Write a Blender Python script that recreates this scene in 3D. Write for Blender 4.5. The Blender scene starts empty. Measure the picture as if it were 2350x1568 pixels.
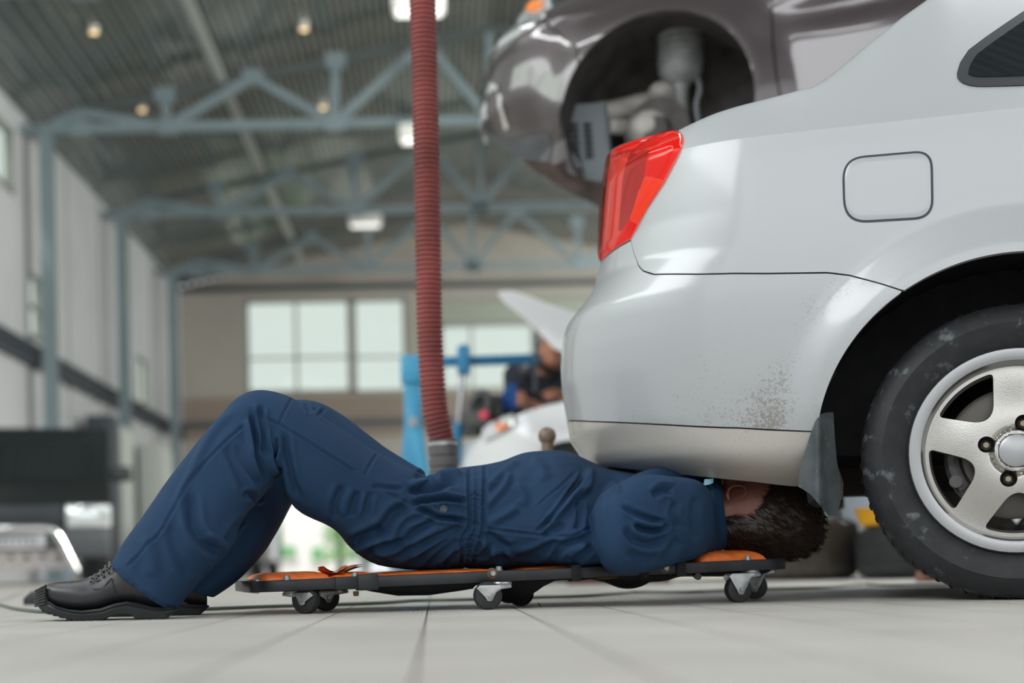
import bpy, bmesh, math, random
import numpy as np
from mathutils import Vector, Matrix

# ------------------------------------------------------------------ camera, world, lights, exposure
SC = bpy.context.scene
COL = SC.collection
FPX, XP, YP, CAM_H = 3264.0, 1000.0, 1308.0, 0.083
ROLL = math.radians(1.1)
CR, SR = math.cos(ROLL), math.sin(ROLL)

cam_d = bpy.data.cameras.new('camera')
cam_d.sensor_width = 36.0
cam_d.lens = 36.0 * FPX / 2350.0
cam_d.shift_x = (1175 - XP) / 2350.0
cam_d.shift_y = (YP - 784) / 2350.0
cam_d.clip_start = 0.05
cam_d.clip_end = 300
cam_d.dof.use_dof = True
cam_d.dof.focus_distance = 2.86
cam_d.dof.aperture_fstop = 1.9
cam = bpy.data.objects.new('camera', cam_d)
COL.objects.link(cam)
cam.matrix_world = Matrix(((CR, SR, 0, 0), (0, 0, -1, 0), (-SR, CR, 0, CAM_H), (0, 0, 0, 1)))
SC.camera = cam

SC.view_settings.view_transform = 'Standard'
SC.view_settings.look = 'None'
SC.view_settings.gamma = 1.0
SC.view_settings.use_curve_mapping = False
SC.view_settings.exposure = 0.0

world = bpy.data.worlds.new('overcast_sky')
SC.world = world
world.use_nodes = True
_nt = world.node_tree
_nt.nodes['Background'].inputs['Color'].default_value = (0.93, 0.97, 1.0, 1)
_nt.nodes['Background'].inputs['Strength'].default_value = 1.0


def area(name, loc, target, sx, sy, power, col=(1, 1, 1)):
    d = bpy.data.lights.new(name, 'AREA')
    d.shape = 'RECTANGLE'
    d.size, d.size_y, d.energy, d.color = sx, sy, power, col
    o = bpy.data.objects.new(name, d)
    COL.objects.link(o)
    o.location = loc
    v = Vector(target) - Vector(loc)
    o.rotation_euler = v.to_track_quat('-Z', 'Y').to_euler()
    return o


# daylight through the big open gate behind the camera, and the side windows; hall and end lamps are added
area('gate_daylight', (0.5, -7.4, 4.6), (0.5, 5, 0.9), 12.0, 3.8, 220, (0.97, 0.985, 1.0))
area('side_window_daylight', (-6.35, 1.0, 5.6), (2, 3.5, 0.5), 12.0, 2.2, 640, (0.95, 0.98, 1.0))
area('hall_fill', (8.2, 12.5, 5.3), (-6, 17.0, 2.8), 9.0, 2.2, 2700, (1.0, 0.99, 0.96))  # added area lamp, lifts the far hall and left wall
area('end_wall_fill', (8.2, 31.0, 4.2), (3.0, 38.0, 6.2), 5.0, 2.0, 950, (1.0, 0.99, 0.95))  # added area lamp aimed to brighten the end wall
SUN = bpy.data.lights.new('sun', 'SUN')
SUN.energy, SUN.angle, SUN.color = 2.2, 0.05, (1.0, 0.96, 0.9)
_s = bpy.data.objects.new('sun', SUN)
COL.objects.link(_s)
_s.rotation_euler = Vector((0.35, 0.75, -1.0)).to_track_quat('-Z', 'Y').to_euler()


# ------------------------------------------------------------------ photo pixel <-> place
def P(px, py, D):
    """point seen at photo pixel (px, py) at distance D along the hall"""
    a, b = px - XP, YP - py
    return np.array([(a * CR + b * SR) * D / FPX, D, CAM_H + (-a * SR + b * CR) * D / FPX])


def RAY(px, py):
    return P(px, py, 1.0) - np.array([0, 0, CAM_H])


def PIX(v):
    v = np.asarray(v, float)
    sx, sy = v[..., 0] / v[..., 1] * FPX, (v[..., 2] - CAM_H) / v[..., 1] * FPX
    return np.stack([XP + sx * CR - sy * SR, YP - (sx * SR + sy * CR)], -1)


# ------------------------------------------------------------------ materials
MATS = {}


def mat(name, col, rough=0.5, metal=0.0, coat=0.0, spec=0.5, noise=None, bump=None, dirt=None, trans=0.0, emit=None,
        sheen=0.0, spec_tint=None):
    """noise=(scale, amount) varies value; bump=(scale, strength); dirt=(colour, scale, threshold)"""
    if name in MATS:
        return MATS[name]
    m = bpy.data.materials.new(name)
    m.use_nodes = True
    nt = m.node_tree
    b = nt.nodes['Principled BSDF']
    b.inputs['Base Color'].default_value = (*col, 1)
    b.inputs['Roughness'].default_value = rough
    b.inputs['Metallic'].default_value = metal
    b.inputs['Coat Weight'].default_value = coat
    b.inputs['Coat Roughness'].default_value = 0.04
    b.inputs['Specular IOR Level'].default_value = spec
    b.inputs['Transmission Weight'].default_value = trans
    b.inputs['Sheen Weight'].default_value = sheen
    if emit:
        b.inputs['Emission Color'].default_value = (*emit[0], 1)
        b.inputs['Emission Strength'].default_value = emit[1]
    tc = nt.nodes.new('ShaderNodeTexCoord')
    last = None
    if noise:
        n = nt.nodes.new('ShaderNodeTexNoise')
        n.inputs['Scale'].default_value = noise[0]
        n.inputs['Detail'].default_value = 5
        nt.links.new(tc.outputs['Object'], n.inputs['Vector'])
        r = nt.nodes.new('ShaderNodeMapRange')
        r.inputs['From Min'].default_value = 0.3
        r.inputs['From Max'].default_value = 0.7
        r.inputs['To Min'].default_value = 1 - noise[1]
        r.inputs['To Max'].default_value = 1 + noise[1]
        nt.links.new(n.outputs['Fac'], r.inputs['Value'])
        mx = nt.nodes.new('ShaderNodeVectorMath')
        mx.operation = 'SCALE'
        mx.inputs[0].default_value = col
        nt.links.new(r.outputs['Result'], mx.inputs['Scale'])
        last = mx.outputs['Vector']
        nt.links.new(last, b.inputs['Base Color'])
    if dirt:
        dcol, dsc, thr = dirt[:3]
        n = nt.nodes.new('ShaderNodeTexNoise')
        n.inputs['Scale'].default_value = dsc
        n.inputs['Detail'].default_value = 8
        n.inputs['Roughness'].default_value = 0.7
        nt.links.new(tc.outputs['Object'], n.inputs['Vector'])
        r = nt.nodes.new('ShaderNodeMapRange')
        r.inputs['From Min'].default_value = thr
        r.inputs['From Max'].default_value = thr + 0.12
        nt.links.new(n.outputs['Fac'], r.inputs['Value'])
        mx = nt.nodes.new('ShaderNodeMix')
        mx.data_type = 'RGBA'
        mx.inputs['A'].default_value = (*col, 1)
        mx.inputs['B'].default_value = (*dcol, 1)
        if last:
            nt.links.new(last, mx.inputs['A'])
        nt.links.new(r.outputs['Result'], mx.inputs['Factor'])
        nt.links.new(mx.outputs['Result'], b.inputs['Base Color'])
    if bump:
        n = nt.nodes.new('ShaderNodeTexNoise')
        n.inputs['Scale'].default_value = bump[0]
        n.inputs['Detail'].default_value = 4
        nt.links.new(tc.outputs['Object'], n.inputs['Vector'])
        bp = nt.nodes.new('ShaderNodeBump')
        bp.inputs['Strength'].default_value = bump[1]
        bp.inputs['Distance'].default_value = 0.002 if len(bump) < 3 else bump[2]
        nt.links.new(n.outputs['Fac'], bp.inputs['Height'])
        nt.links.new(bp.outputs['Normal'], b.inputs['Normal'])
    MATS[name] = m
    return m


def pane_mat(name, tint, refl_rough=0.02, refl=1.0):
    """a thin pane: clear tinted see-through plus mirror reflection by angle"""
    if name in MATS:
        return MATS[name]
    m = bpy.data.materials.new(name)
    m.use_nodes = True
    nt = m.node_tree
    nt.nodes.remove(nt.nodes['Principled BSDF'])
    out = nt.nodes['Material Output']
    t = nt.nodes.new('ShaderNodeBsdfTransparent')
    t.inputs['Color'].default_value = (*tint, 1)
    g = nt.nodes.new('ShaderNodeBsdfGlossy')
    g.inputs['Roughness'].default_value = refl_rough
    lw = nt.nodes.new('ShaderNodeLayerWeight')
    lw.inputs['Blend'].default_value = 0.5
    pw = nt.nodes.new('ShaderNodeMath')
    pw.operation = 'POWER'
    pw.inputs[1].default_value = 5.0
    nt.links.new(lw.outputs['Facing'], pw.inputs[0])
    f = nt.nodes.new('ShaderNodeMath')
    f.operation = 'MULTIPLY_ADD'
    f.inputs[1].default_value = 0.6 * refl
    f.inputs[2].default_value = 0.045 * refl
    nt.links.new(pw.outputs[0], f.inputs[0])
    x = nt.nodes.new('ShaderNodeMixShader')
    nt.links.new(f.outputs[0], x.inputs[0])
    nt.links.new(t.outputs[0], x.inputs[1])
    nt.links.new(g.outputs[0], x.inputs[2])
    nt.links.new(x.outputs[0], out.inputs['Surface'])
    MATS[name] = m
    return m


# ------------------------------------------------------------------ objects
WM = {}


def empty(name, label=None, cat=None, loc=(0, 0, 0), rz=0.0, group=None, kind=None):
    o = bpy.data.objects.new(name, None)
    COL.objects.link(o)
    o.empty_display_size = 0.05
    o.location = tuple(float(c) for c in loc)
    o.rotation_euler = (0, 0, rz)
    WM[o.name] = Matrix.Translation(Vector([float(c) for c in loc])) @ Matrix.Rotation(rz, 4, 'Z')
    return tag(o, label, cat, group, kind)


def tag(o, label=None, cat=None, group=None, kind=None):
    for k, v in (('label', label), ('category', cat), ('group', group), ('kind', kind)):
        if v:
            o[k] = v
    return o


class MB:
    """collects shapes; build() links them as ONE mesh object"""

    def __init__(self):
        self.v, self.f = [], []

    def add(self, verts, faces):
        n = len(self.v)
        self.v.extend([tuple(float(c) for c in p) for p in verts])
        self.f.extend([tuple(i + n for i in f) for f in faces])
        return self

    def box(self, c, s, R=None):
        c, h = np.array(c, float), np.array(s, float) / 2
        pts = []
        for x in (-1, 1):
            for y in (-1, 1):
                for z in (-1, 1):
                    p = np.array([x, y, z]) * h
                    if R is not None:
                        p = np.array(R) @ p
                    pts.append(c + p)
        return self.add(pts, [(0, 1, 3, 2), (4, 6, 7, 5), (0, 4, 5, 1), (2, 3, 7, 6), (0, 2, 6, 4), (1, 5, 7, 3)])

    def bar(self, a, b, w, t, up=(0, 0, 1)):
        """a box from a to b, w wide across, t thick along up"""
        a, b = np.array(a, float), np.array(b, float)
        d = b - a
        L = np.linalg.norm(d)
        d = d / L
        up = np.array(up, float)
        if abs(d @ up) > 0.98:
            up = np.array((0, 1.0, 0))
        s = np.cross(d, up)
        s /= np.linalg.norm(s)
        u = np.cross(s, d)
        return self.box((a + b) / 2, (L, w, t), np.stack([d, s, u], 1))

    def rings(self, rings, closed=True, cap0=True, cap1=True):
        n = len(rings[0])
        V, F = [], []
        for r in rings:
            V.extend(r)
        for i in range(len(rings) - 1):
            for j in range(n if closed else n - 1):
                k = (j + 1) % n
                F.append((i * n + j, i * n + k, (i + 1) * n + k, (i + 1) * n + j))
        if cap0 and closed:
            c = len(V)
            V.append(np.mean(rings[0], 0))
            F.extend([(c, (j + 1) % n, j) for j in range(n)])
        if cap1 and closed:
            c = len(V)
            V.append(np.mean(rings[-1], 0))
            b = (len(rings) - 1) * n
            F.extend([(c, b + j, b + (j + 1) % n) for j in range(n)])
        return self.add(V, F)

    def tube(self, pts, r, seg=12, caps=True, up=None):
        pts = [np.array(p, float) for p in pts]
        N = len(pts)
        rr = r if hasattr(r, '__len__') else [r] * N
        T = []
        for i in range(N):
            t = pts[min(i + 1, N - 1)] - pts[max(i - 1, 0)]
            T.append(t / (np.linalg.norm(t) + 1e-12))
        a = np.array([0, 0, 1.0]) if abs(T[0][2]) < 0.9 else np.array([0, 1.0, 0])
        u = np.cross(T[0], a)
        u /= np.linalg.norm(u)
        R = []
        for i in range(N):
            u = u - T[i] * (u @ T[i])
            u /= np.linalg.norm(u)
            w = np.cross(T[i], u)
            R.append([pts[i] + rr[i] * (math.cos(2 * math.pi * k / seg) * u + math.sin(2 * math.pi * k / seg) * w) for k in range(seg)])
        return self.rings(R, True, caps, caps)

    def lathe(self, prof, c, axis=(0, 0, 1), seg=32, closed=False, ang=None):
        """prof: (radius, height along axis)"""
        ax = np.array(axis, float)
        ax /= np.linalg.norm(ax)
        a = np.array([1.0, 0, 0]) if abs(ax[0]) < 0.9 else np.array([0, 0, 1.0])
        u = np.cross(ax, a)
        u /= np.linalg.norm(u)
        w = np.cross(ax, u)
        c = np.array(c, float)
        V, F = [], []
        n = len(prof)
        for k in range(seg):
            t = 2 * math.pi * k / seg
            for r, h in prof:
                V.append(c + ax * h + r * (math.cos(t) * u + math.sin(t) * w))
        for k in range(seg):
            k2 = (k + 1) % seg
            for j in range(n if closed else n - 1):
                j2 = (j + 1) % n
                F.append((k * n + j, k2 * n + j, k2 * n + j2, k * n + j2))
        return self.add(V, F)

    def cyl(self, a, b, r, seg=20, r2=None):
        return self.tube([a, b], [r, r if r2 is None else r2], seg)

    def ball(self, c, r, seg=16):
        r = np.array([r] * 3 if not hasattr(r, '__len__') else r, float)
        c = np.array(c, float)
        R = []
        for i in range(1, seg // 2):
            t = math.pi * i / (seg // 2)
            R.append([c + r * np.array([math.sin(t) * math.cos(2 * math.pi * k / seg), math.sin(t) * math.sin(2 * math.pi * k / seg), math.cos(t)]) for k in range(seg)])
        return self.rings(R)

    def prism(self, poly, d):
        """closed polygon of 3-D points swept by vector d"""
        d = np.array(d, float)
        n = len(poly)
        V = [np.array(p, float) for p in poly] + [np.array(p, float) + d for p in poly]
        F = [tuple(range(n))[::-1], tuple(range(n, 2 * n))]
        F += [(i, (i + 1) % n, n + (i + 1) % n, n + i) for i in range(n)]
        return self.add(V, F)

    def sheet(self, rows):
        n = len(rows[0])
        V = [p for r in rows for p in r]
        F = [(i * n + j, i * n + j + 1, (i + 1) * n + j + 1, (i + 1) * n + j) for i in range(len(rows) - 1) for j in range(n - 1)]
        return self.add(V, F)

    def build(self, name, m, parent=None, smooth=True, bevel=0.0, seg=2, local=False, fix=True, auto=None):
        V = self.v
        W = WM[parent.name] if parent is not None else Matrix.Identity(4)
        if not local and parent is not None:
            a = np.array(W.inverted())
            arr = np.array(V) @ a[:3, :3].T + a[:3, 3]
            V = [tuple(p) for p in arr]
        me = bpy.data.meshes.new(name)
        me.from_pydata(V, [], self.f)
        bm = bmesh.new()
        bm.from_mesh(me)
        if fix:
            bmesh.ops.recalc_face_normals(bm, faces=bm.faces)
        if bevel:
            ed = [e for e in bm.edges if len(e.link_faces) == 2 and e.calc_face_angle(0) > 0.6]
            if ed:
                bmesh.ops.bevel(bm, geom=ed, offset=bevel, segments=seg, profile=0.5, affect='EDGES', clamp_overlap=True)
        if smooth:
            for f in bm.faces:
                f.smooth = True
            lim = 0.6 if auto is None else auto
            for e in bm.edges:
                if len(e.link_faces) == 2 and e.calc_face_angle(0) > lim:
                    e.smooth = False
        bm.to_mesh(me)
        bm.free()
        o = bpy.data.objects.new(name, me)
        COL.objects.link(o)
        if m is not None:
            me.materials.append(m)
        if parent is not None:
            o.parent = parent
        WM[o.name] = W.copy()
        return o


def copy_tree(o, parent=None):
    c = o.copy()
    COL.objects.link(c)
    if parent is not None:
        c.parent = parent
    for ch in list(o.children):
        copy_tree(ch, c)
    return c


def spline(pts, n=8):
    """Catmull-Rom through points"""
    P_ = [np.array(p, float) for p in pts]
    out = []
    for i in range(len(P_) - 1):
        p0, p1, p2, p3 = P_[max(i - 1, 0)], P_[i], P_[i + 1], P_[min(i + 2, len(P_) - 1)]
        for k in range(n):
            t = k / n
            out.append(0.5 * ((2 * p1) + (-p0 + p2) * t + (2 * p0 - 5 * p1 + 4 * p2 - p3) * t * t + (-p0 + 3 * p1 - 3 * p2 + p3) * t ** 3))
    out.append(P_[-1])
    return out


def interp(x, xs, ys):
    return np.interp(x, xs, ys)


def sstep(a, b, x):
    t = np.clip((np.asarray(x, float) - a) / (b - a), 0, 1)
    return t * t * (3 - 2 * t)


# ------------------------------------------------------------------ patches cut by signed distance
def sd_poly(poly):
    A = np.array(poly, float)
    B = np.roll(A, -1, 0)

    def f(p):
        p = np.asarray(p, float)
        d = np.full(len(p), 1e9)
        ins = np.zeros(len(p), bool)
        for a, b in zip(A, B):
            e, w = b - a, p - a
            t = np.clip((w @ e) / (e @ e + 1e-15), 0, 1)
            q = w - t[:, None] * e
            d = np.minimum(d, (q ** 2).sum(1))
            c = (a[1] > p[:, 1]) != (b[1] > p[:, 1])
            with np.errstate(divide='ignore', invalid='ignore'):
                xx = (b[0] - a[0]) * (p[:, 1] - a[1]) / (b[1] - a[1] + 1e-15) + a[0]
            ins ^= c & (p[:, 0] < xx)
        d = np.sqrt(d)
        return np.where(ins, -d, d)
    return f


def clip_patch(sdf, bbox, res, mapf, rim=0.0, back=0.0, mb=None):
    """grid over bbox kept where sdf<0, cut edge snapped on sdf=0; mapf(pts, off)->3-D. rim: turned-in edge"""
    x0, y0, x1, y1 = bbox
    rx, ry = res if hasattr(res, '__len__') else (res, res)
    nx, ny = max(2, int(round((x1 - x0) / rx)) + 1), max(2, int(round((y1 - y0) / ry)) + 1)
    X, Y = np.meshgrid(np.linspace(x0, x1, nx), np.linspace(y0, y1, ny))
    p = np.stack([X.ravel(), Y.ravel()], 1)
    d = sdf(p)
    h = min(rx, ry)
    ins = d < 0
    idx = np.arange(nx * ny).reshape(ny, nx)
    q = np.stack([idx[:-1, :-1], idx[:-1, 1:], idx[1:, 1:], idx[1:, :-1]], -1).reshape(-1, 4)
    keep = ins[q].any(1)
    q = q[keep]
    used = np.zeros(len(p), bool)
    used[q.ravel()] = True
    mv = used & ((d >= 0) | (d > -0.35 * h))
    for _ in range(4):
        s = p[mv]
        e = 1e-4 * max(1, h / 0.01)
        d0 = sdf(s)
        g = np.stack([(sdf(s + [e, 0]) - sdf(s - [e, 0])) / (2 * e), (sdf(s + [0, e]) - sdf(s - [0, e])) / (2 * e)], 1)
        n2 = (g ** 2).sum(1)[:, None]
        p[mv] = s - np.where(n2 > 1e-6, d0[:, None] * g / np.maximum(n2, 0.25), 0)
    bnd = mv
    allb = bnd[q].all(1)
    if allb.any():
        cen = p[q].mean(1)
        q = q[~(allb & (sdf(cen) > -0.02 * h))]
    V = np.asarray(mapf(p, 0.0))
    u, inv = np.unique(q.ravel(), return_inverse=True)
    V0 = V[u]
    F = [tuple(int(i) for i in r) for r in inv.reshape(-1, 4)]
    mb = mb or MB()
    if rim or back:
        cnt = {}
        for f in F:
            for i in range(4):
                e = (f[i], f[(i + 1) % 4])
                k = (min(e), max(e))
                cnt.setdefault(k, []).append(e)
        be = [v[0] for v in cnt.values() if len(v) == 1]
        bv = sorted({i for e in be for i in e})
        ids = {v: i for i, v in enumerate(bv)}
        Vr = np.asarray(mapf(p[u][bv], -(rim or back)))
        n0 = len(V0)
        if back:
            Vb = np.asarray(mapf(p[u], -back))
            mb.add(np.concatenate([V0, Vb]), F + [tuple(i + n0 for i in f[::-1]) for f in F] + [(a, b, b + n0, a + n0) for a, b in be])
        else:
            mb.add(np.concatenate([V0, Vr]), F + [(a, b, n0 + ids[b], n0 + ids[a]) for a, b in be])
    else:
        mb.add(V0, F)
    return mb


def voxel(mb, size, smooth=3):
    """one continuous skin over everything in mb"""
    me = bpy.data.meshes.new('tmp')
    me.from_pydata(mb.v, [], mb.f)
    bm = bmesh.new()
    bm.from_mesh(me)
    bmesh.ops.recalc_face_normals(bm, faces=bm.faces)
    bm.to_mesh(me)
    bm.free()
    o = bpy.data.objects.new('tmp', me)
    COL.objects.link(o)
    md = o.modifiers.new('r', 'REMESH')
    md.mode = 'VOXEL'
    md.voxel_size = size
    dg = bpy.context.evaluated_depsgraph_get()
    dg.update()
    ev = o.evaluated_get(dg)
    m2 = ev.to_mesh()
    n = len(m2.vertices)
    V = np.empty(n * 3)
    m2.vertices.foreach_get('co', V)
    V = V.reshape(-1, 3)
    F = [tuple(p.vertices) for p in m2.polygons]
    E = np.empty(len(m2.edges) * 2, int)
    m2.edges.foreach_get('vertices', E)
    E = E.reshape(-1, 2)
    ev.to_mesh_clear()
    bpy.data.objects.remove(o)
    bpy.data.meshes.remove(me)
    V = relax(V, E, smooth)
    return V, F, E


def relax(V, E, it, w=0.5):
    deg = np.bincount(E.ravel(), minlength=len(V)).astype(float)
    deg[deg == 0] = 1
    for _ in range(it):
        S = np.zeros_like(V)
        for k in range(3):
            S[:, k] = np.bincount(E[:, 0], V[E[:, 1], k], len(V)) + np.bincount(E[:, 1], V[E[:, 0], k], len(V))
        V = V + w * (S / deg[:, None] - V)
    return V


def vnormals(V, F):
    Q = np.array([f if len(f) == 4 else (f[0], f[1], f[2], f[2]) for f in F])
    n = np.cross(V[Q[:, 2]] - V[Q[:, 0]], V[Q[:, 3]] - V[Q[:, 1]])
    N = np.zeros_like(V)
    for c in range(4):
        for k in range(3):
            N[:, k] += np.bincount(Q[:, c], n[:, k], len(V))
    return N / (np.linalg.norm(N, axis=1)[:, None] + 1e-12)


def hashnoise(p, seed=0):
    """cheap smooth value noise on points (N,3)"""
    p = np.asarray(p, float)
    i = np.floor(p).astype(np.int64)
    f = p - i
    f = f * f * (3 - 2 * f)

    def h(a):
        n = (a[:, 0] * 73856093) ^ (a[:, 1] * 19349663) ^ (a[:, 2] * 83492791) ^ (seed * 2654435)
        n = (n ^ (n >> 13)) * 1274126177
        return ((n & 0xffff) / 65535.0) * 2 - 1
    r = 0
    for dx in (0, 1):
        for dy in (0, 1):
            for dz in (0, 1):
                w = (f[:, 0] if dx else 1 - f[:, 0]) * (f[:, 1] if dy else 1 - f[:, 1]) * (f[:, 2] if dz else 1 - f[:, 2])
                r = r + w * h(i + np.array([dx, dy, dz]))
    return r
# ------------------------------------------------------------------ the hall
def floor_mat():
    m = bpy.data.materials.new('floor_tiles')
    m.use_nodes = True
    nt = m.node_tree
    b = nt.nodes['Principled BSDF']
    tc = nt.nodes.new('ShaderNodeTexCoord')
    mp = nt.nodes.new('ShaderNodeMapping')
    mp.inputs['Location'].default_value = (0.018, 0.06, 0)
    nt.links.new(tc.outputs['Object'], mp.inputs['Vector'])
    br = nt.nodes.new('ShaderNodeTexBrick')
    br.offset = 0.0
    br.inputs['Scale'].default_value = 1.0
    br.inputs['Brick Width'].default_value = 0.18
    br.inputs['Row Height'].default_value = 0.18
    br.inputs['Mortar Size'].default_value = 0.0022
    br.inputs['Mortar Smooth'].default_value = 0.2
    br.inputs['Color1'].default_value = (0.55, 0.525, 0.485, 1)
    br.inputs['Color2'].default_value = (0.51, 0.485, 0.45, 1)
    br.inputs['Mortar'].default_value = (0.17, 0.15, 0.13, 1)
    nt.links.new(mp.outputs[0], br.inputs['Vector'])
    n = nt.nodes.new('ShaderNodeTexNoise')
    n.inputs['Scale'].default_value = 3.0
    n.inputs['Detail'].default_value = 7
    nt.links.new(tc.outputs['Object'], n.inputs['Vector'])
    r = nt.nodes.new('ShaderNodeMapRange')
    r.inputs['From Min'].default_value = 0.3
    r.inputs['From Max'].default_value = 0.7
    r.inputs['To Min'].default_value = 0.86
    r.inputs['To Max'].default_value = 1.1
    nt.links.new(n.outputs['Fac'], r.inputs['Value'])
    mx = nt.nodes.new('ShaderNodeVectorMath')
    mx.operation = 'SCALE'
    nt.links.new(br.outputs['Color'], mx.inputs[0])
    nt.links.new(r.outputs[0], mx.inputs['Scale'])
    nt.links.new(mx.outputs[0], b.inputs['Base Color'])
    b.inputs['Roughness'].default_value = 0.42
    rib = nt.nodes.new('ShaderNodeTexBrick')
    rib.offset = 0.0
    rib.inputs['Scale'].default_value = 1.0
    rib.inputs['Brick Width'].default_value = 0.009
    rib.inputs['Row Height'].default_value = 0.009
    rib.inputs['Mortar Size'].default_value = 0.0014
    rib.inputs['Mortar Smooth'].default_value = 0.6
    nt.links.new(mp.outputs[0], rib.inputs['Vector'])
    ad = nt.nodes.new('ShaderNodeMath')
    ad.operation = 'MULTIPLY_ADD'
    ad.inputs[1].default_value = 2.0
    nt.links.new(br.outputs['Fac'], ad.inputs[0])
    nt.links.new(rib.outputs['Fac'], ad.inputs[2])
    bp = nt.nodes.new('ShaderNodeBump')
    bp.invert = True
    bp.inputs['Strength'].default_value = 0.6
    bp.inputs['Distance'].default_value = 0.0012
    nt.links.new(ad.outputs[0], bp.inputs['Height'])
    nt.links.new(bp.outputs['Normal'], b.inputs['Normal'])
    return m


def holed_wall(mb, plane, at, a0, a1, z0, z1, holes, th):
    """wall in plane 'x' (constant X) or 'y', rectangle a0..a1 x z0..z1 minus holes (a0,a1,z0,z1)"""
    As = sorted({a0, a1, *[h[0] for h in holes], *[h[1] for h in holes]})
    Zs = sorted({z0, z1, *[h[2] for h in holes], *[h[3] for h in holes]})
    for i in range(len(As) - 1):
        for j in range(len(Zs) - 1):
            ca, cz = (As[i] + As[i + 1]) / 2, (Zs[j] + Zs[j + 1]) / 2
            if any(h[0] < ca < h[1] and h[2] < cz < h[3] for h in holes):
                continue
            s = (th, As[i + 1] - As[i], Zs[j + 1] - Zs[j]) if plane == 'x' else (As[i + 1] - As[i], th, Zs[j + 1] - Zs[j])
            mb.box((at, ca, cz) if plane == 'x' else (ca, at, cz), s)


def struct(o, label=None, cat=None):
    return tag(o, label, cat, None, 'structure')


M_WALL_L = mat('wall_panel_grey', (0.50, 0.51, 0.52), 0.6, noise=(0.7, 0.06))
M_WALL_B = mat('wall_beige_grey', (0.33, 0.31, 0.275), 0.7, noise=(0.5, 0.08))
M_BAND = mat('wall_brown_band', (0.235, 0.19, 0.155), 0.7, noise=(0.5, 0.08))
M_CEIL = mat('corrugated_roof_sheet', (0.14, 0.158, 0.15), 0.17, 0.75, noise=(0.35, 0.25))
M_STEEL = mat('blue_grey_steel', (0.17, 0.22, 0.24), 0.45, noise=(1.5, 0.08))
M_DARKST = mat('dark_steel', (0.05, 0.06, 0.075), 0.5)
M_FRAME = mat('window_frame_grey', (0.22, 0.23, 0.21), 0.5)
M_PANE = pane_mat('window_glass', (0.865, 0.905, 0.86), 0.02, 0.5)


def roof_sheet_lines(m, pitch=0.118, wid=0.13, col=(0.36, 0.40, 0.38)):
    """pale lines in the roof sheet colour, running along the hall"""
    nt = m.node_tree
    b = nt.nodes['Principled BSDF']
    base = b.inputs['Base Color'].links[0].from_socket
    tc = nt.nodes.new('ShaderNodeTexCoord')
    sp = nt.nodes.new('ShaderNodeSeparateXYZ')
    nt.links.new(tc.outputs['Object'], sp.inputs[0])
    d = nt.nodes.new('ShaderNodeMath')
    d.operation = 'DIVIDE'
    d.inputs[1].default_value = pitch
    nt.links.new(sp.outputs['X'], d.inputs[0])
    f = nt.nodes.new('ShaderNodeMath')
    f.operation = 'FRACT'
    nt.links.new(d.outputs[0], f.inputs[0])
    l = nt.nodes.new('ShaderNodeMath')
    l.operation = 'LESS_THAN'
    l.inputs[1].default_value = wid
    nt.links.new(f.outputs[0], l.inputs[0])
    mx = nt.nodes.new('ShaderNodeMix')
    mx.data_type = 'RGBA'
    mx.inputs['B'].default_value = (*col, 1)
    nt.links.new(base, mx.inputs['A'])
    nt.links.new(l.outputs[0], mx.inputs['Factor'])
    nt.links.new(mx.outputs['Result'], b.inputs['Base Color'])
    iv = nt.nodes.new('ShaderNodeMath')
    iv.operation = 'MULTIPLY_ADD'
    iv.inputs[1].default_value = -0.7
    iv.inputs[2].default_value = 0.75
    nt.links.new(l.outputs[0], iv.inputs[0])
    nt.links.new(iv.outputs[0], b.inputs['Metallic'])


roof_sheet_lines(M_CEIL)
WL, WR, RIDGE, YB, YF = -6.7, 8.8, 1.05, 38.0, -8.0
EAVE, TOP = 7.75, 9.3

mb = MB()
mb.box(((WL + WR) / 2, (YF + YB) / 2, -0.1), (WR - WL + 0.6, YB - YF + 0.6, 0.2))
struct(mb.build('floor', floor_mat(), None, smooth=False), 'beige ribbed floor tiles of the workshop hall', 'floor')

# corrugated gable ceiling, ribs running along the hall
prof = []
for (xa, za, xb, zb) in ((WL - 0.3, EAVE - 0.06, RIDGE, TOP), (RIDGE, TOP, WR + 0.3, EAVE - 0.06)):
    n = int(round((xb - xa) / 0.236))
    for i in range(n):
        for t, h in ((0, 0), (0.3, 0), (0.4, 0.035), (0.9, 0.035)):
            x = xa + (xb - xa) * (i + t) / n
            prof.append((x, za + (zb - za) * (x - xa) / (xb - xa) + h))
prof.append((WR + 0.3, EAVE - 0.06))
rows = [[(x, y, z) for x, z in prof] for y in (YF, YB)]
up = [[(x, y, z + 0.12) for x, z in prof] for y in (YF, YB)]
mb = MB().sheet(rows)
mb.sheet([r[::-1] for r in up])
struct(mb.build('ceiling', M_CEIL, None, smooth=False, fix=False), 'dark corrugated metal ceiling', 'ceiling')


def wpx(x0, y0, x1, y1, D=YB):
    a, b = P(x0, y1, D), P(x1, y0, D)
    return (a[0], b[0], a[2], b[2])


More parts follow.
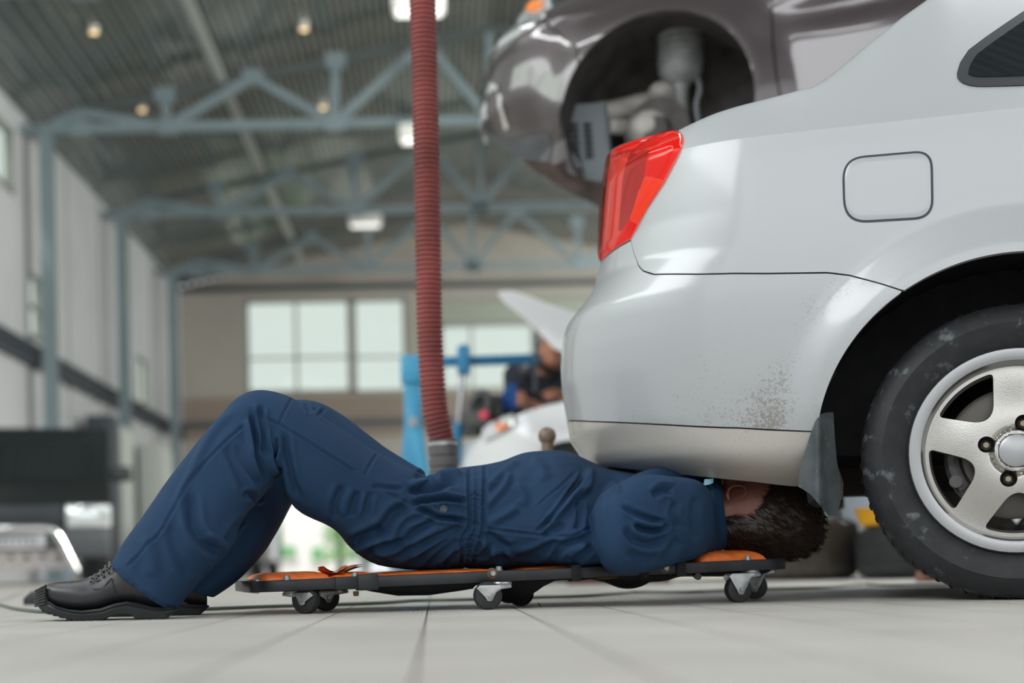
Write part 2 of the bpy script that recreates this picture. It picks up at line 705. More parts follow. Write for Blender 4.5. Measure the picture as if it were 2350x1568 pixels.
H_A = wpx(565, 684, 803, 905)
H_B = wpx(812, 682, 930, 903)
H_C = wpx(1012, 738, 1226, 898)
H_C2 = (H_C[1] + 0.35, H_C[1] + 2.6, H_C[2], H_C[3])
H_D = (P(600, 1300, YB)[0], -1.15, 0.0, 2.7)
zb = P(700, 910, YB)[2]
mb = MB()
holed_wall(mb, 'y', YB + 0.15, WL, WR, zb, EAVE, [H_A, H_B, H_C, H_C2], 0.3)
mb.prism([(WL, YB, EAVE), (WR, YB, EAVE), (RIDGE, YB, TOP + 0.1)], (0, 0.3, 0))
holed_wall(mb, 'y', YB + 0.15, WL, WR, 0, zb, [H_D], 0.3)
wb = struct(mb.build('wall_back', M_WALL_B, None, smooth=False), 'beige grey end wall of the hall', 'wall')
mb = MB()
holed_wall(mb, 'y', YB - 0.03, WL, WR, P(700, 1005, YB)[2], zb, [], 0.05)
struct(mb.build('trim_1', M_BAND, None, smooth=False), 'brown painted band below the end wall windows', 'trim')
mb = MB()
a, b = P(400, 982, YB), P(930, 965, YB)
mb.box(((WL + WR) / 2, YB - 0.12, a[2] + 0.03), (WR - WL, 0.16, 0.16))
mb.box(((WL + WR) / 2, YB - 0.05, P(400, 690, YB)[2] + 0.25), (WR - WL, 0.1, 0.12))
struct(mb.build('trim_2', M_DARKST, None, smooth=False), 'dark steel rails along the end wall', 'trim')
mb = MB()
mb.box(((H_C[0] + H_C2[1]) / 2, YB - 0.05, (P(1100, 690, YB)[2] + H_C[3]) / 2), (H_C2[1] - H_C[0] + 0.3, 0.1, P(1100, 690, YB)[2] - H_C[3]))
struct(mb.build('trim_3', mat('panel_green_grey', (0.27, 0.30, 0.25), 0.6), None, smooth=False), 'grey green panel above the right end wall window', 'trim')


def window(name, hole, cols, rows_, label, plane='y', at=YB + 0.1, fr=0.09):
    a0, a1, z0, z1 = hole
    root = MB()

    def bx(m, ca, cz, wa, hz, t=0.12):
        m.box((ca, at, cz) if plane == 'y' else (at, ca, cz), (wa, t, hz) if plane == 'y' else (t, wa, hz))
    bx(root, a0 + fr / 2, (z0 + z1) / 2, fr, z1 - z0)
    bx(root, a1 - fr / 2, (z0 + z1) / 2, fr, z1 - z0)
    bx(root, (a0 + a1) / 2, z0 + fr / 2, a1 - a0, fr)
    bx(root, (a0 + a1) / 2, z1 - fr / 2, a1 - a0, fr)
    for c in cols:
        bx(root, a0 + (a1 - a0) * c, (z0 + z1) / 2, fr * 0.8, z1 - z0, 0.08)
    for r in rows_:
        bx(root, (a0 + a1) / 2, z0 + (z1 - z0) * r, a1 - a0, fr * 0.6, 0.08)
    f = struct(root.build(name, M_FRAME, None, smooth=False), label, 'window')
    p = MB()
    bx(p, (a0 + a1) / 2, (z0 + z1) / 2, a1 - a0 - 0.02, z1 - z0 - 0.02, 0.012)
    p.build('pane', M_PANE, f, smooth=False)
    return f


window('window_1', H_A, (0.48,), (0.38,), 'wide glazed window in the end wall, left of its pillar')
window('window_2', H_B, (), (0.38,), 'narrow glazed window in the end wall beside the red hose')
window('window_3', H_C, (0.33,), (0.42,), 'glazed window in the end wall behind the blue crane boom')
window('window_4', H_C2, (0.5,), (0.42,), 'glazed window in the end wall, hidden behind the silver car')

# left wall with bright window, louvred dark window and a strip window
pl = P(0, 278, 21.0)
H_L1 = (15.5, 22.9, 6.25, 7.3)
H_L2 = (23.6, 24.4, 4.1, 5.2)
H_L3 = (32.3, 33.3, 4.0, 5.1)
H_L4 = (0.0, 12.0, 4.6, 6.6)
mb = MB()
holed_wall(mb, 'x', WL - 0.03, YF, YB, 0, EAVE + 0.05, [H_L1, H_L2, H_L3, H_L4], 0.06)
struct(mb.build('wall_left', M_WALL_L, None, smooth=False), 'pale grey panelled side wall', 'wall')
window('window_5', H_L1, (0.4,), (), 'bright high window at the left edge of the photo', 'x', WL - 0.03)
window('window_6', H_L2, (), (0.5,), 'small dark window in the side wall beside the near column', 'x', WL - 0.03, 0.06)
window('window_7', H_L3, (), (), 'narrow pale window in the side wall beyond the middle column', 'x', WL - 0.03, 0.06)
window('window_8', H_L4, (0.25, 0.5, 0.75), (), 'high side wall window nearest the camera', 'x', WL - 0.03)
mb = MB()
for y in np.arange(-5, 38, 2.6):
    mb.box((WL + 0.015, y, EAVE / 2), (0.05, 0.10, EAVE))
struct(mb.build('trim_4', mat('seam_grey', (0.36, 0.38, 0.38), 0.6), None, smooth=False), 'grey cover strips over the side wall panel joints', 'trim')

# right wall with high windows, front wall with the gate opening behind the camera
mb = MB()
holed_wall(mb, 'x', WR + 0.15, YF, YB, 0, EAVE + 0.05, [(8.0, 17.0, 4.2, 6.4), (28.5, 33.5, 3.2, 5.2)], 0.3)
struct(mb.build('wall_right', M_WALL_L, None, smooth=False), 'pale grey side wall on the right', 'wall')
window('window_10', (28.5, 33.5, 3.2, 5.2), (0.5,), (), 'window in the right side wall near the end wall', 'x', WR + 0.1)
window('window_9', (8.0, 17.0, 4.2, 6.4), (0.2, 0.4, 0.6, 0.8), (), 'long high window in the right side wall', 'x', WR + 0.1)
mb = MB()
holed_wall(mb, 'y', YF - 0.15, WL, WR, 0, EAVE, [(-5.6, 6.6, 0, 6.5)], 0.3)
mb.prism([(WL, YF - 0.3, EAVE), (WR, YF - 0.3, EAVE), (RIDGE, YF - 0.3, TOP + 0.1)], (0, 0.3, 0))
struct(mb.build('wall_front', M_WALL_L, None, smooth=False), 'gate wall behind the camera', 'wall')

# door frame of the open end gate
mb = MB()
for x in (H_D[0] - 0.06, H_D[1] + 0.06):
    mb.box((x, YB - 0.02, H_D[3] / 2), (0.14, 0.4, H_D[3]))
mb.box(((H_D[0] + H_D[1]) / 2, YB - 0.02, H_D[3] + 0.06), (H_D[1] - H_D[0] + 0.26, 0.4, 0.12))
struct(mb.build('door_1', mat('door_frame_beige', (0.42, 0.36, 0.31), 0.6), None, smooth=False), 'frame of the open gate in the end wall', 'door')

# columns and roof trusses
COLX = P(106, 300, 23.4)[0]


def column(y, label):
    o = MB()
    h = EAVE - 0.25
    for s in (-1, 1):
        o.box((0, 0.10 * s, h / 2), (0.20, 0.022, h))
    o.box((0, 0, h / 2), (0.10, 0.18, h))
    r = empty('steel_column', label, 'column', (COLX, y, 0), 0, 'steel columns along the side wall', 'structure')
    o.build('shaft', M_STEEL, r, local=True, smooth=False)
    MB().box((0, 0, 0.015), (0.36, 0.36, 0.03)).build('base_plate', M_STEEL, r, local=True, smooth=False)
    return r


for y, lb in ((17.8, 'blue grey steel column left of the frame, nearest of the row'),
              (23.4, 'blue grey steel column rising behind the black off-roader'),
              (29.0, 'second blue grey column along the side wall'),
              (34.6, 'farthest dark blue grey column near the end wall')):
    column(y, lb)

ZC = P(500, 290, 23.4)[2]


def tx(px, py):
    p = P(px, py, 23.4)
    return np.array([p[0], 0, p[2]])


TB = [tx(106, 293), tx(185, 292), tx(385, 290), tx(768, 281)]
TB = [np.array([p[0], 0, ZC]) for p in TB]


def ztop(x):
    return EAVE - 0.22 + (TOP - EAVE - 0.12) * (1 - abs(x - RIDGE) / (RIDGE - WL))


TT = [np.array([x, 0, ztop(x) if i else ZC + 0.26]) for i, x in enumerate((TB[1][0], tx(378, 215)[0], tx(580, 180)[0], tx(770, 140)[0], tx(975, 95)[0]))]


def mir(p):
    return np.array([2 * RIDGE - p[0], p[1], p[2]])


truss = empty('roof_truss', 'grey tube truss on the nearest column in view', 'roof truss', (0, 23.4, 0), 0, 'roof trusses', 'structure')
mb = MB()
mb.bar((WL, 0, ZC), (WR, 0, ZC), 0.14, 0.14)
mb.build('bottom_chord', M_STEEL, truss, local=True, smooth=False)
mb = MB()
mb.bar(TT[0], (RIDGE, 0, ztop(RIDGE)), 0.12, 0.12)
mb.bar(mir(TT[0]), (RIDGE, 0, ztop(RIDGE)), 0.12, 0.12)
mb.build('top_chord', mat('shaded_chord_steel', (0.07, 0.085, 0.085), 0.5), truss, local=True, smooth=False)  # chord darker than the struts: shade under the roof put into its colour
cen = np.array([RIDGE, 0, ZC])
pairs = [(TB[0], TT[0]), (TB[1], TT[0]), (TT[0], TB[2]), (TB[2], TT[1]), (TB[2], TT[2]), (TT[2], TB[3]), (TB[3], TT[3]), (TB[3], TT[4]), (TT[4], cen)]
for a, b in pairs:
    for f in (lambda p: p, mir):
        MB().bar(f(a), f(b), 0.13, 0.13).build('strut', M_STEEL, truss, local=True, smooth=False)
MB().bar(cen, (RIDGE, 0, ztop(RIDGE)), 0.12, 0.12).build('strut', M_STEEL, truss, local=True, smooth=False)
for p in TB[1:] + TT[1:] + [cen]:
    for f in (lambda q: q, mir):
        q = f(p)
        MB().box((q[0], 0, q[2]), (0.34, 0.17, 0.24)).build('gusset_plate', M_STEEL, truss, local=True, smooth=False)
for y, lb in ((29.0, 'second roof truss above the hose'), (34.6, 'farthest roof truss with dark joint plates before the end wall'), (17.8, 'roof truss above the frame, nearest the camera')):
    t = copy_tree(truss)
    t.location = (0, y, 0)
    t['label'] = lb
# purlin running along the roof
mb = MB()
xp = P(480, 180, 22)[0]
mb.box((xp, 15, ztop(xp) + 0.06), (0.14, 44, 0.12))
struct(mb.build('trim_5', mat('purlin_grey', (0.36, 0.38, 0.36), 0.5), None, smooth=False), 'pale purlin running along the ceiling', 'trim')

# lamp housings hung under the trusses
M_LAMPBOX = mat('lamp_housing_white', (0.78, 0.78, 0.74), 0.4)
M_LAMPGLOW = mat('lamp_diffuser', (0.9, 0.9, 0.88), 0.4, emit=((1.0, 0.97, 0.9), 1.2))


def lamp(px, py, D, w, label):
    p = P(px, py, D)
    r = empty('ceiling_lamp', label, 'lamp', p, 0, 'box lamps under the roof trusses')
    MB().box((0, 0, 0), (w, 0.3, 0.26)).build('housing', M_LAMPBOX, r, local=True, bevel=0.03)
    MB().box((0, 0, -0.14), (w - 0.1, 0.22, 0.03)).build('diffuser', M_LAMPGLOW, r, local=True)
    h = (EAVE + (TOP - EAVE) * (1 - abs(p[0] - RIDGE) / (RIDGE - WL))) - p[2]
    for s in (-1, 1):
        MB().cyl((s * w * 0.35, 0, 0.1), (s * w * 0.35, 0, h), 0.012, 8).build('rod', M_DARKST, r, local=True)
    return p


LP = [lamp(960, 4, 17.6, 0.66, 'white box lamp at the top edge behind the red hose'),
      lamp(948, 306, 23.2, 0.46, 'white box lamp half hidden behind the red hose'),
      lamp(838, 505, 34.3, 0.78, 'pale box lamp under the far truss left of the hose')]
# fluorescent rows nearer than the frame (they light the cars and show as streaks in the paint)
for x, lb in ((-3.2, 'long fluorescent strip lamp above the left bay'), (2.2, 'long fluorescent strip lamp above the middle bay'), (5.6, 'long fluorescent strip lamp above the right bay')):
    r = empty('strip_lamp', lb, 'lamp', (x, 3.2, 6.3), 0, 'fluorescent strip lamps')
    MB().box((0, 0, 0.06), (0.22, 9.0, 0.09)).build('housing', M_LAMPBOX, r, local=True)
    MB().box((0, 0, 0.0), (0.16, 8.8, 0.05)).build('tube_cover', mat('strip_glow', (0.9, 0.9, 0.9), 0.4, emit=((0.97, 0.99, 1.0), 26.0)), r, local=True)
    for s in (-3.5, 3.5):
        MB().cyl((0, s, 0.1), (0, s, ztop(x) + 0.2 - 6.3), 0.01, 8).build('rod', M_DARKST, r, local=True)
for (px, py), lb in (((215, 66), 'small warm spot lamp at upper left of the ceiling'), ((326, 246), 'small warm spot lamp above the first truss corner'),
                     ((697, 60), 'small warm spot lamp left of the red hose near the top'), ((741, 241), 'small warm spot lamp beside the truss post')):
    z = 8.0
    D = 20.0
    for _ in range(20):
        p = P(px, py, D)
        zc = EAVE + (TOP - EAVE) * (1 - abs(p[0] - RIDGE) / (RIDGE - WL)) - 0.02
        D *= 1 + 0.7 * (zc - p[2]) / p[2]
    r = empty('spot_lamp', lb, 'lamp', p, 0, 'small spot lamps in the ceiling')
    MB().cyl((0, 0, 0.08), (0, 0, -0.05), 0.07, 16).build('body', M_LAMPBOX, r, local=True)
    MB().cyl((0, 0, -0.045), (0, 0, -0.065), 0.055, 16).build('lens', mat('warm_glow', (0.9, 0.7, 0.4), 0.4, emit=((1.0, 0.68, 0.32), 1.6)), r, local=True)

# cable tray along the side wall
tr = empty('cable_tray', 'dark cable tray running along the pale side wall', 'cable tray', (WL + 0.12, 26, 3.6))
for k in range(4):
    MB().box((0, 0, 0.03 + 0.09 * k), (0.12, 23, 0.055)).build('pipe', M_DARKST, tr, local=True)
for y in np.arange(-11, 11.5, 2.2):
    MB().box((-0.06, y, 0.16), (0.1, 0.07, 0.42)).build('bracket', mat('tray_grey', (0.12, 0.15, 0.15), 0.5), tr, local=True)

# what stands along the side wall, soft in the background
M_PALEBLUE = mat('pale_blue_paint', (0.36, 0.46, 0.56), 0.5)
M_PALEGREY = mat('pale_grey_paint', (0.50, 0.53, 0.50), 0.5)
a = P(152, 985, 24.6)
d = MB().box((WL + 0.04, 25.1, 1.35), (0.1, 1.5, 2.7)).build('door_2', M_PALEBLUE, None, smooth=False)
struct(d, 'pale blue door in the side wall behind the off-roader', 'door')
MB().box((WL + 0.11, 25.7, 1.2), (0.06, 0.05, 0.2)).build('handle', M_DARKST, d)
r = empty('steel_locker', 'dark narrow steel locker against the side wall', 'locker', (-6.25, 26.9, 0))
MB().box((0, 0, 1.55), (0.5, 0.62, 3.1)).build('body', M_DARKST, r, local=True, bevel=0.02)
MB().box((0.26, 0.2, 1.5), (0.03, 0.03, 0.3)).build('handle', M_STEEL, r, local=True)
for k, (y, lb) in enumerate(((28.0, 'pale grey cabinet beside the dark locker'), (32.2, 'pale grey cabinet beyond the middle column'))):
    r = empty('tall_cabinet', lb, 'cabinet', (-6.3, y, 0), 0, 'pale cabinets along the side wall')
    MB().box((0, 0, 1.5), (0.55, 1.0, 3.0)).build('body', M_PALEGREY, r, local=True, bevel=0.02)
    for s in (-1, 1):
        MB().box((0.29, 0.25 * s, 1.5), (0.03, 0.46, 2.8)).build('door', mat('cabinet_door', (0.56, 0.60, 0.56), 0.5), r, local=True, bevel=0.01)

# outside the open end gate: pavement, white building, trees
mb = MB().box((0, 66, -0.12), (90, 55.4, 0.2))
struct(mb.build('ground', mat('pale_pavement', (0.62, 0.60, 0.56), 0.8), None, smooth=False), 'sunlit pavement outside the end gate', 'ground')
bl = empty('white_building', 'white building with green windows outside the end gate', 'building', (-10, 62, 0))
MB().box((-4, 2, 4), (20.5, 4, 8)).build('wall', mat('white_render', (0.85, 0.84, 0.82), 0.7), bl, local=True)
M_GRN = mat('green_window', (0.16, 0.42, 0.17), 0.5)
for x0, x1, z0, z1 in ((632, 676, 1254, 1280), (716, 741, 1257, 1287)):
    a, b = P(x0, z1, 61.9), P(x1, z0, 61.9)
    f = MB().box(((a[0] + b[0]) / 2 + 10, -0.08, (a[2] + b[2]) / 2), (b[0] - a[0], 0.12, b[2] - a[2])).build('window', M_GRN, bl, local=True)
    MB().box(((a[0] + b[0]) / 2 + 10, -0.16, a[2] - 0.06), (b[0] - a[0] + 0.2, 0.2, 0.1)).build('sill', mat('sill_grey', (0.6, 0.55, 0.52), 0.6), f, local=True)
random.seed(4)
for px, D, h, lb in ((781, 55.0, 6.5, 'slim green tree outside the gate beside the white building'), (838, 57.0, 6.0, 'leafy tree outside the gate, right of the slim one')):
    b = P(px, 1306, D)
    t = empty('tree', lb, 'tree', (b[0], D, 0), 0, 'trees outside the gate')
    MB().tube([(0, 0, 0), (0.05, 0, h * 0.5), (0, 0.1, h * 0.9)], [0.16, 0.1, 0.03], 8).build('trunk', mat('bark', (0.05, 0.07, 0.035), 0.9), t, local=True)
    mb = MB()
    for k in range(900):
        z = random.uniform(0.5, h)
        rr = 0.75 * math.sqrt(random.random()) * (1 - 0.5 * abs(z / h - 0.5))
        an = random.uniform(0, 6.3)
        c = np.array([rr * math.cos(an), rr * math.sin(an), z])
        u = np.array([random.gauss(0, 1) for _ in range(3)])
        v = np.array([random.gauss(0, 1) for _ in range(3)])
        u, v = u / np.linalg.norm(u) * 0.13, v / np.linalg.norm(v) * 0.09
        mb.add([c - u, c - v, c + u, c + v], [(0, 1, 2, 3)])
    mb.build('foliage', mat('leaf_green', (0.22, 0.46, 0.16), 0.6), t, local=True, smooth=False)
# ------------------------------------------------------------------ car body surfaces
class Car:
    """body skin: u along the car from one wheel, w across from the near side, z up"""

    def __init__(s, O, yaw, R, L, B, n, inset, CL, ztop, dtop, zc):
        s.O = np.array(O, float)
        s.f = np.array([math.cos(yaw), -math.sin(yaw), 0])
        s.l = np.array([math.sin(yaw), math.cos(yaw), 0])
        s.yaw = yaw
        s.R, s.L, s.B, s.n, s.inset, s.CL = R, L, B, n, inset, CL
        s.ztop, s.dtop, s.zc = ztop, dtop, zc      # top edge height, inward lean at the top edge, crease height
        s.U2 = None                                 # optional far end: (R2(z), L2)

    def world(s, u, w, z):
        u, w, z = (np.asarray(a, float) for a in (u, w, z))
        return s.O + u[..., None] * s.f + w[..., None] * s.l + z[..., None] * np.array([0, 0, 1.0])

    def local(s, p):
        q = np.asarray(p, float) - s.O
        return q @ s.f, q @ s.l, q[..., 2]

    def lean(s, u, z):
        """inward offset of the side at height z"""
        u, z = np.asarray(u, float), np.asarray(z, float)
        zc, zt, d = s.zc, s.ztop(u), s.dtop(u)
        t = np.clip((z - zc) / np.maximum(zt - zc, 1e-3), 0, 1)
        up = d * (0.62 * t + 0.38 * (1 - np.sqrt(np.maximum(1 - t * t, 0))))
        return s.inset(u, np.minimum(z, zc)) + np.where(z > zc, up, 0)

    def plan(s, sv, z):
        """(u, w) of plan curve parameter sv at height z, without lean"""
        sv, z = np.asarray(sv, float), np.asarray(z, float)
        R = s.R(z)
        u1 = R + s.L
        th = np.clip((u1 - sv) / 0.6, 0, math.pi / 2)
        e = 2.0 / s.n
        u = np.where(sv < u1, u1 - s.L * np.sin(th) ** e, sv)
        w = np.where(sv < u1, s.B * (1 - np.cos(th) ** e), 0)
        if s.U2 is not None:
            R2, L2 = s.U2[0](z), s.U2[1]
            u2 = R2 - L2
            th2 = np.clip((sv - u2) / 0.7, 0, math.pi / 2)
            u = np.where(sv > u2, u2 + L2 * np.sin(th2) ** e, u)
            w = np.where(sv > u2, s.B * (1 - np.cos(th2) ** e), w)
        return u, w

    def surf(s, sv, z, off=0.0, far=False):
        """world point on the skin, off metres outward"""
        u, w = s.plan(sv, z)
        i = s.lean(u, z) * (1 - w / s.B)
        a = w / s.B
        W = w + i
        e = 1e-3
        u_, w_ = s.plan(np.asarray(sv, float) + e, z)
        w_ = w_ + s.lean(u_, z) * (1 - w_ / s.B)
        tu, tw = u_ - u, w_ - W
        n = np.sqrt(tu ** 2 + tw ** 2) + 1e-12
        # outward normal in plan: (tw, -tu)
        nu, nw = tw / n, -tu / n
        zz = np.minimum(np.asarray(z, float) + 2e-3, 9)
        iz = (s.lean(u, zz) * (1 - a) - i) / 2e-3
        dR = (s.plan(sv, zz)[0] - u) / 2e-3
        nz = np.clip(iz * np.abs(nw) - dR * nu, -3, 3)
        k = 1 / np.sqrt(1 + nz ** 2)
        uu, ww, z2 = u + off * nu * k, W + off * nw * k, np.asarray(z, float) + off * nz * k
        if far:
            ww = 2 * s.CL - ww
        return s.world(uu, ww, z2)

    def inv(s, px, py):
        """photo pixel -> (sv, z) on the near skin"""
        r = RAY(px, py)
        C = np.array([0, 0, CAM_H])
        D0 = s.O[1]
        Ds = np.arange(D0 - 1.2, D0 + 1.6, 0.004)

        def gap(D):
            u, w, z = s.local(C + np.multiply.outer(np.atleast_1d(D), r))
            R = s.R(z)
            u1 = R + s.L
            q = np.clip((u1 - u) / s.L, 0, 1)
            wp = np.where(u < u1, s.B * (1 - np.maximum(1 - q ** s.n, 0) ** (1 / s.n)), 0)
            g = w - (wp + s.lean(u, z) * (1 - wp / s.B))
            g = np.where(u < R, -1 + (u - R), g)
            g = np.where(w > s.B, -2, g)
            return g, u, w, z
        g, u, w, z = gap(Ds)
        ok = np.where(g > 0)[0]
        if len(ok):
            a, b = Ds[max(ok[0] - 1, 0)], Ds[ok[0]]
            for _ in range(30):
                m = (a + b) / 2
                if gap(m)[0][0] > 0:
                    b = m
                else:
                    a = m
            g, u, w, z = (x[0] for x in gap(b))
        else:
            i = int(np.argmax(g))
            g, u, w, z = g[i], u[i], w[i], z[i]
        R = float(s.R(z))
        u1 = R + s.L
        if u >= u1:
            return float(u), float(z)
        q = min(max((u1 - u) / s.L, 0), 1)
        return float(u1 - 0.6 * math.asin(q ** (s.n / 2))), float(z)

    def at_w(s, px, py, w):
        """photo pixel -> (u, z) on the plane w = const"""
        r = RAY(px, py)
        C = np.array([0, 0, CAM_H])
        k = (w - (C - s.O) @ s.l) / (r @ s.l)
        p = C + k * r
        return float((p - s.O) @ s.f), float(p[2])

    def invs(s, pts):
        return [s.inv(*p) for p in pts]

    def patch(s, poly, res, off=0.0, rim=0.006, extra=None, far=False, mb=None, bbox=None, back=0.0):
        sd = sd_poly(poly)
        f = sd if extra is None else (lambda p: np.maximum(sd(p), extra(p)))
        A = np.array(poly)
        bb = bbox or (A[:, 0].min() - 2e-3, A[:, 1].min() - 2e-3, A[:, 0].max() + 2e-3, A[:, 1].max() + 2e-3)
        return clip_patch(f, bb, res, lambda p, o: s.surf(p[:, 0], p[:, 1], off + o, far), rim=rim, back=back, mb=mb)

    def top(s, svals, mb, nphi=9, nq=7, crown=0.05):
        """shell above the crease: shoulder, pillars, deck, roof, both sides"""
        rows = []
        for sv in svals:
            zc = s.zc
            u0, w0 = (float(x) for x in s.plan(sv, zc))
            a = w0 / s.B
            i0 = float(s.inset(u0, zc))
            zt = float(s.ztop(u0))
            d = float(s.dtop(u0))
            side = []
            endf = 1.0 if sv < float(s.R(zc)) + s.L else -1.0
            for k in range(nphi + 1):
                t = math.sin(k / nphi * math.pi / 2)
                lean = d * (0.62 * t + 0.38 * (1 - math.sqrt(max(1 - t * t, 0))))
                side.append((u0 + lean * a * endf, w0 + (i0 + lean) * (1 - a), zc + (zt - zc) * t))
            u1, w1, z1 = side[-1]
            for k in range(1, nq + 1):
                q = k / nq
                side.append((u1, w1 + (s.CL - w1) * q, z1 + crown * (1 - (1 - q) ** 2)))
            row = [s.world(*np.array(p)[:, None])[0] for p in side]
            far = [s.world(*np.array((p[0], 2 * s.CL - p[1], p[2]))[:, None])[0] for p in side[-2::-1]]
            rows.append(row + far)
        return mb.sheet(rows)


def fit_silhouette(c, sil, smin, wref=0.4, it=6, ext=((0.06, 0.10), (0.02, 0.02)), trail=None):
    """set the end profile R(z) so that the body's outline falls on the traced outline"""
    uz = np.array([c.at_w(x, y, wref) for x, y in sil])
    o = np.argsort(uz[:, 1])
    zz, rr = uz[o, 1].copy(), uz[o, 0].copy() - 0.02
    sx = np.array([s[0] for s in sil], float)
    sy = np.array([s[1] for s in sil], float)
    so = np.argsort(sy)

    def setR():
        zs = [zz[0] - ext[0][0], zz[0] - ext[1][0]] + list(zz)
        rs = [rr[0] + ext[0][1], rr[0] + ext[1][1]] + list(rr)
        c.R = lambda z, zs=zs, rs=rs: interp(z, zs, rs)
    setR()
    for _ in range(it):
        sv_ = np.linspace(smin, smin + 1.3, 120)
        for i, z in enumerate(zz):
            p = PIX(c.surf(sv_, np.full_like(sv_, z)))
            k = int(np.argmin(p[:, 0]))
            tx_ = np.interp(p[k, 1], sy[so], sx[so])
            rr[i] += 0.8 * (tx_ - p[k, 0]) * 1.05 * c.O[1] / FPX
        setR()


def tyre(mb, c, ax, R, W, rin, seg=72, tread=True):
    """rubber ring with shoulders; ax is the outward axle direction; c the centre of the outer face"""
    h = W / 2
    prof = [(rin, -0.012), (rin + 0.012, -0.004), (rin + 0.03, 0.004), (rin + (R - rin) * 0.55, 0.010), (R - 0.03, 0.004), (R - 0.012, -0.010),
            (R - 0.003, -0.026), (R, -0.045), (R, -0.045 - W * 0.18), (R - 0.006, -0.05 - W * 0.18), (R - 0.006, -0.058 - W * 0.18), (R, -0.062 - W * 0.18),
            (R, -h), (R - 0.006, -h - 0.004), (R - 0.006, -h - 0.012), (R, -h - 0.016), (R, -W + 0.05), (R - 0.006, -W + 0.03), (R - 0.02, -W + 0.012), (R - 0.04, -W),
            (rin + 0.03, -W), (rin, -W + 0.02)]
    return mb.lathe(prof, c, ax, seg, closed=True)


def frame_of(ax):
    ax = np.array(ax, float)
    up = np.array([0, 0, 1.0])
    x = np.cross(up, ax)
    x /= np.linalg.norm(x)
    return x, up, ax
# ------------------------------------------------------------------ the silver saloon
YAW = math.radians(18.0)
WC = P(2334, 1037, 2.84)                       # centre of the wheel's outer face
WZ, WR_T = 0.300, 0.300
SO = np.array([WC[0], WC[1], 0.0])


def s_ztop(u):
    return interp(u, s_zt[0], s_zt[1])


def s_dtop(u):
    return interp(u, [-0.95, -0.8, -0.55, -0.40, -0.15, 0.15, 0.6, 1.6, 2.2, 2.5, 3.4], [0.05, 0.07, 0.10, 0.13, 0.20, 0.27, 0.29, 0.28, 0.14, 0.12, 0.10])


def s_inset(u, z):
    u, z = np.asarray(u, float), np.asarray(z, float)
    lo = 0.045 * np.clip((0.66 - z) / 0.4, 0, 1) ** 2 + 0.012 * np.clip((z - 0.72) / 0.26, 0, 1) ** 2
    sk = 0.085 * np.clip((0.335 - z) / 0.085, 0, 1.2) ** 2.4
    out = lo + np.where(u < -0.3, sk, sk * 0.6)
    for uc in (0.0, 2.6):
        r = np.sqrt((u - uc) ** 2 + (z - WZ) ** 2)
        out = out - 0.024 * (1 - sstep(0.392, 0.50, r)) * sstep(0.28, 0.42, z)
    return out - 0.012


SIL = [(1402, 349), (1393, 420), (1386, 500), (1381, 580), (1373, 655), (1352, 698), (1308, 742), (1292, 772), (1286, 830), (1288, 890), (1295, 940),
       (1302, 966), (1303, 1000), (1318, 1032), (1342, 1055)]
silver = Car(SO, YAW, lambda z: np.full_like(np.asarray(z, float), -0.9), 0.47, 0.84, 2.5, s_inset, 0.84, s_ztop, s_dtop, 0.982)
s_zt = [[-2, 4], [1.0, 1.0]]
silver_fit = lambda: fit_silhouette(silver, SIL, -1.5, 0.30, 8)
silver.U2 = (lambda z: interp(z, [0.2, 0.35, 0.6, 0.8, 1.0], [3.38, 3.46, 3.46, 3.36, 3.2]), 0.6)
TOPS = [(1440, 322), (1545, 290), (1640, 263), (1760, 234), (1870, 205), (1900, 190), (1950, 152), (2000, 112), (2070, 58), (2150, 1)]
_tt = []
for i, (x, y) in enumerate(TOPS):
    _tt.append(silver.at_w(x, y, 0.07 + 0.02 * i))
_tt = np.array(_tt)
s_zt = [list(np.concatenate([[-1.3, min(-0.95, _tt[0, 0] - 0.02)], _tt[:, 0], [0.25, 0.7, 1.3, 1.7, 2.25, 2.9, 3.5]])),
        list(np.concatenate([[1.092, 1.09], np.maximum(_tt[:, 1], 1.03), [1.385, 1.43, 1.43, 1.36, 1.06, 0.99, 0.985]]))]

silver_fit()


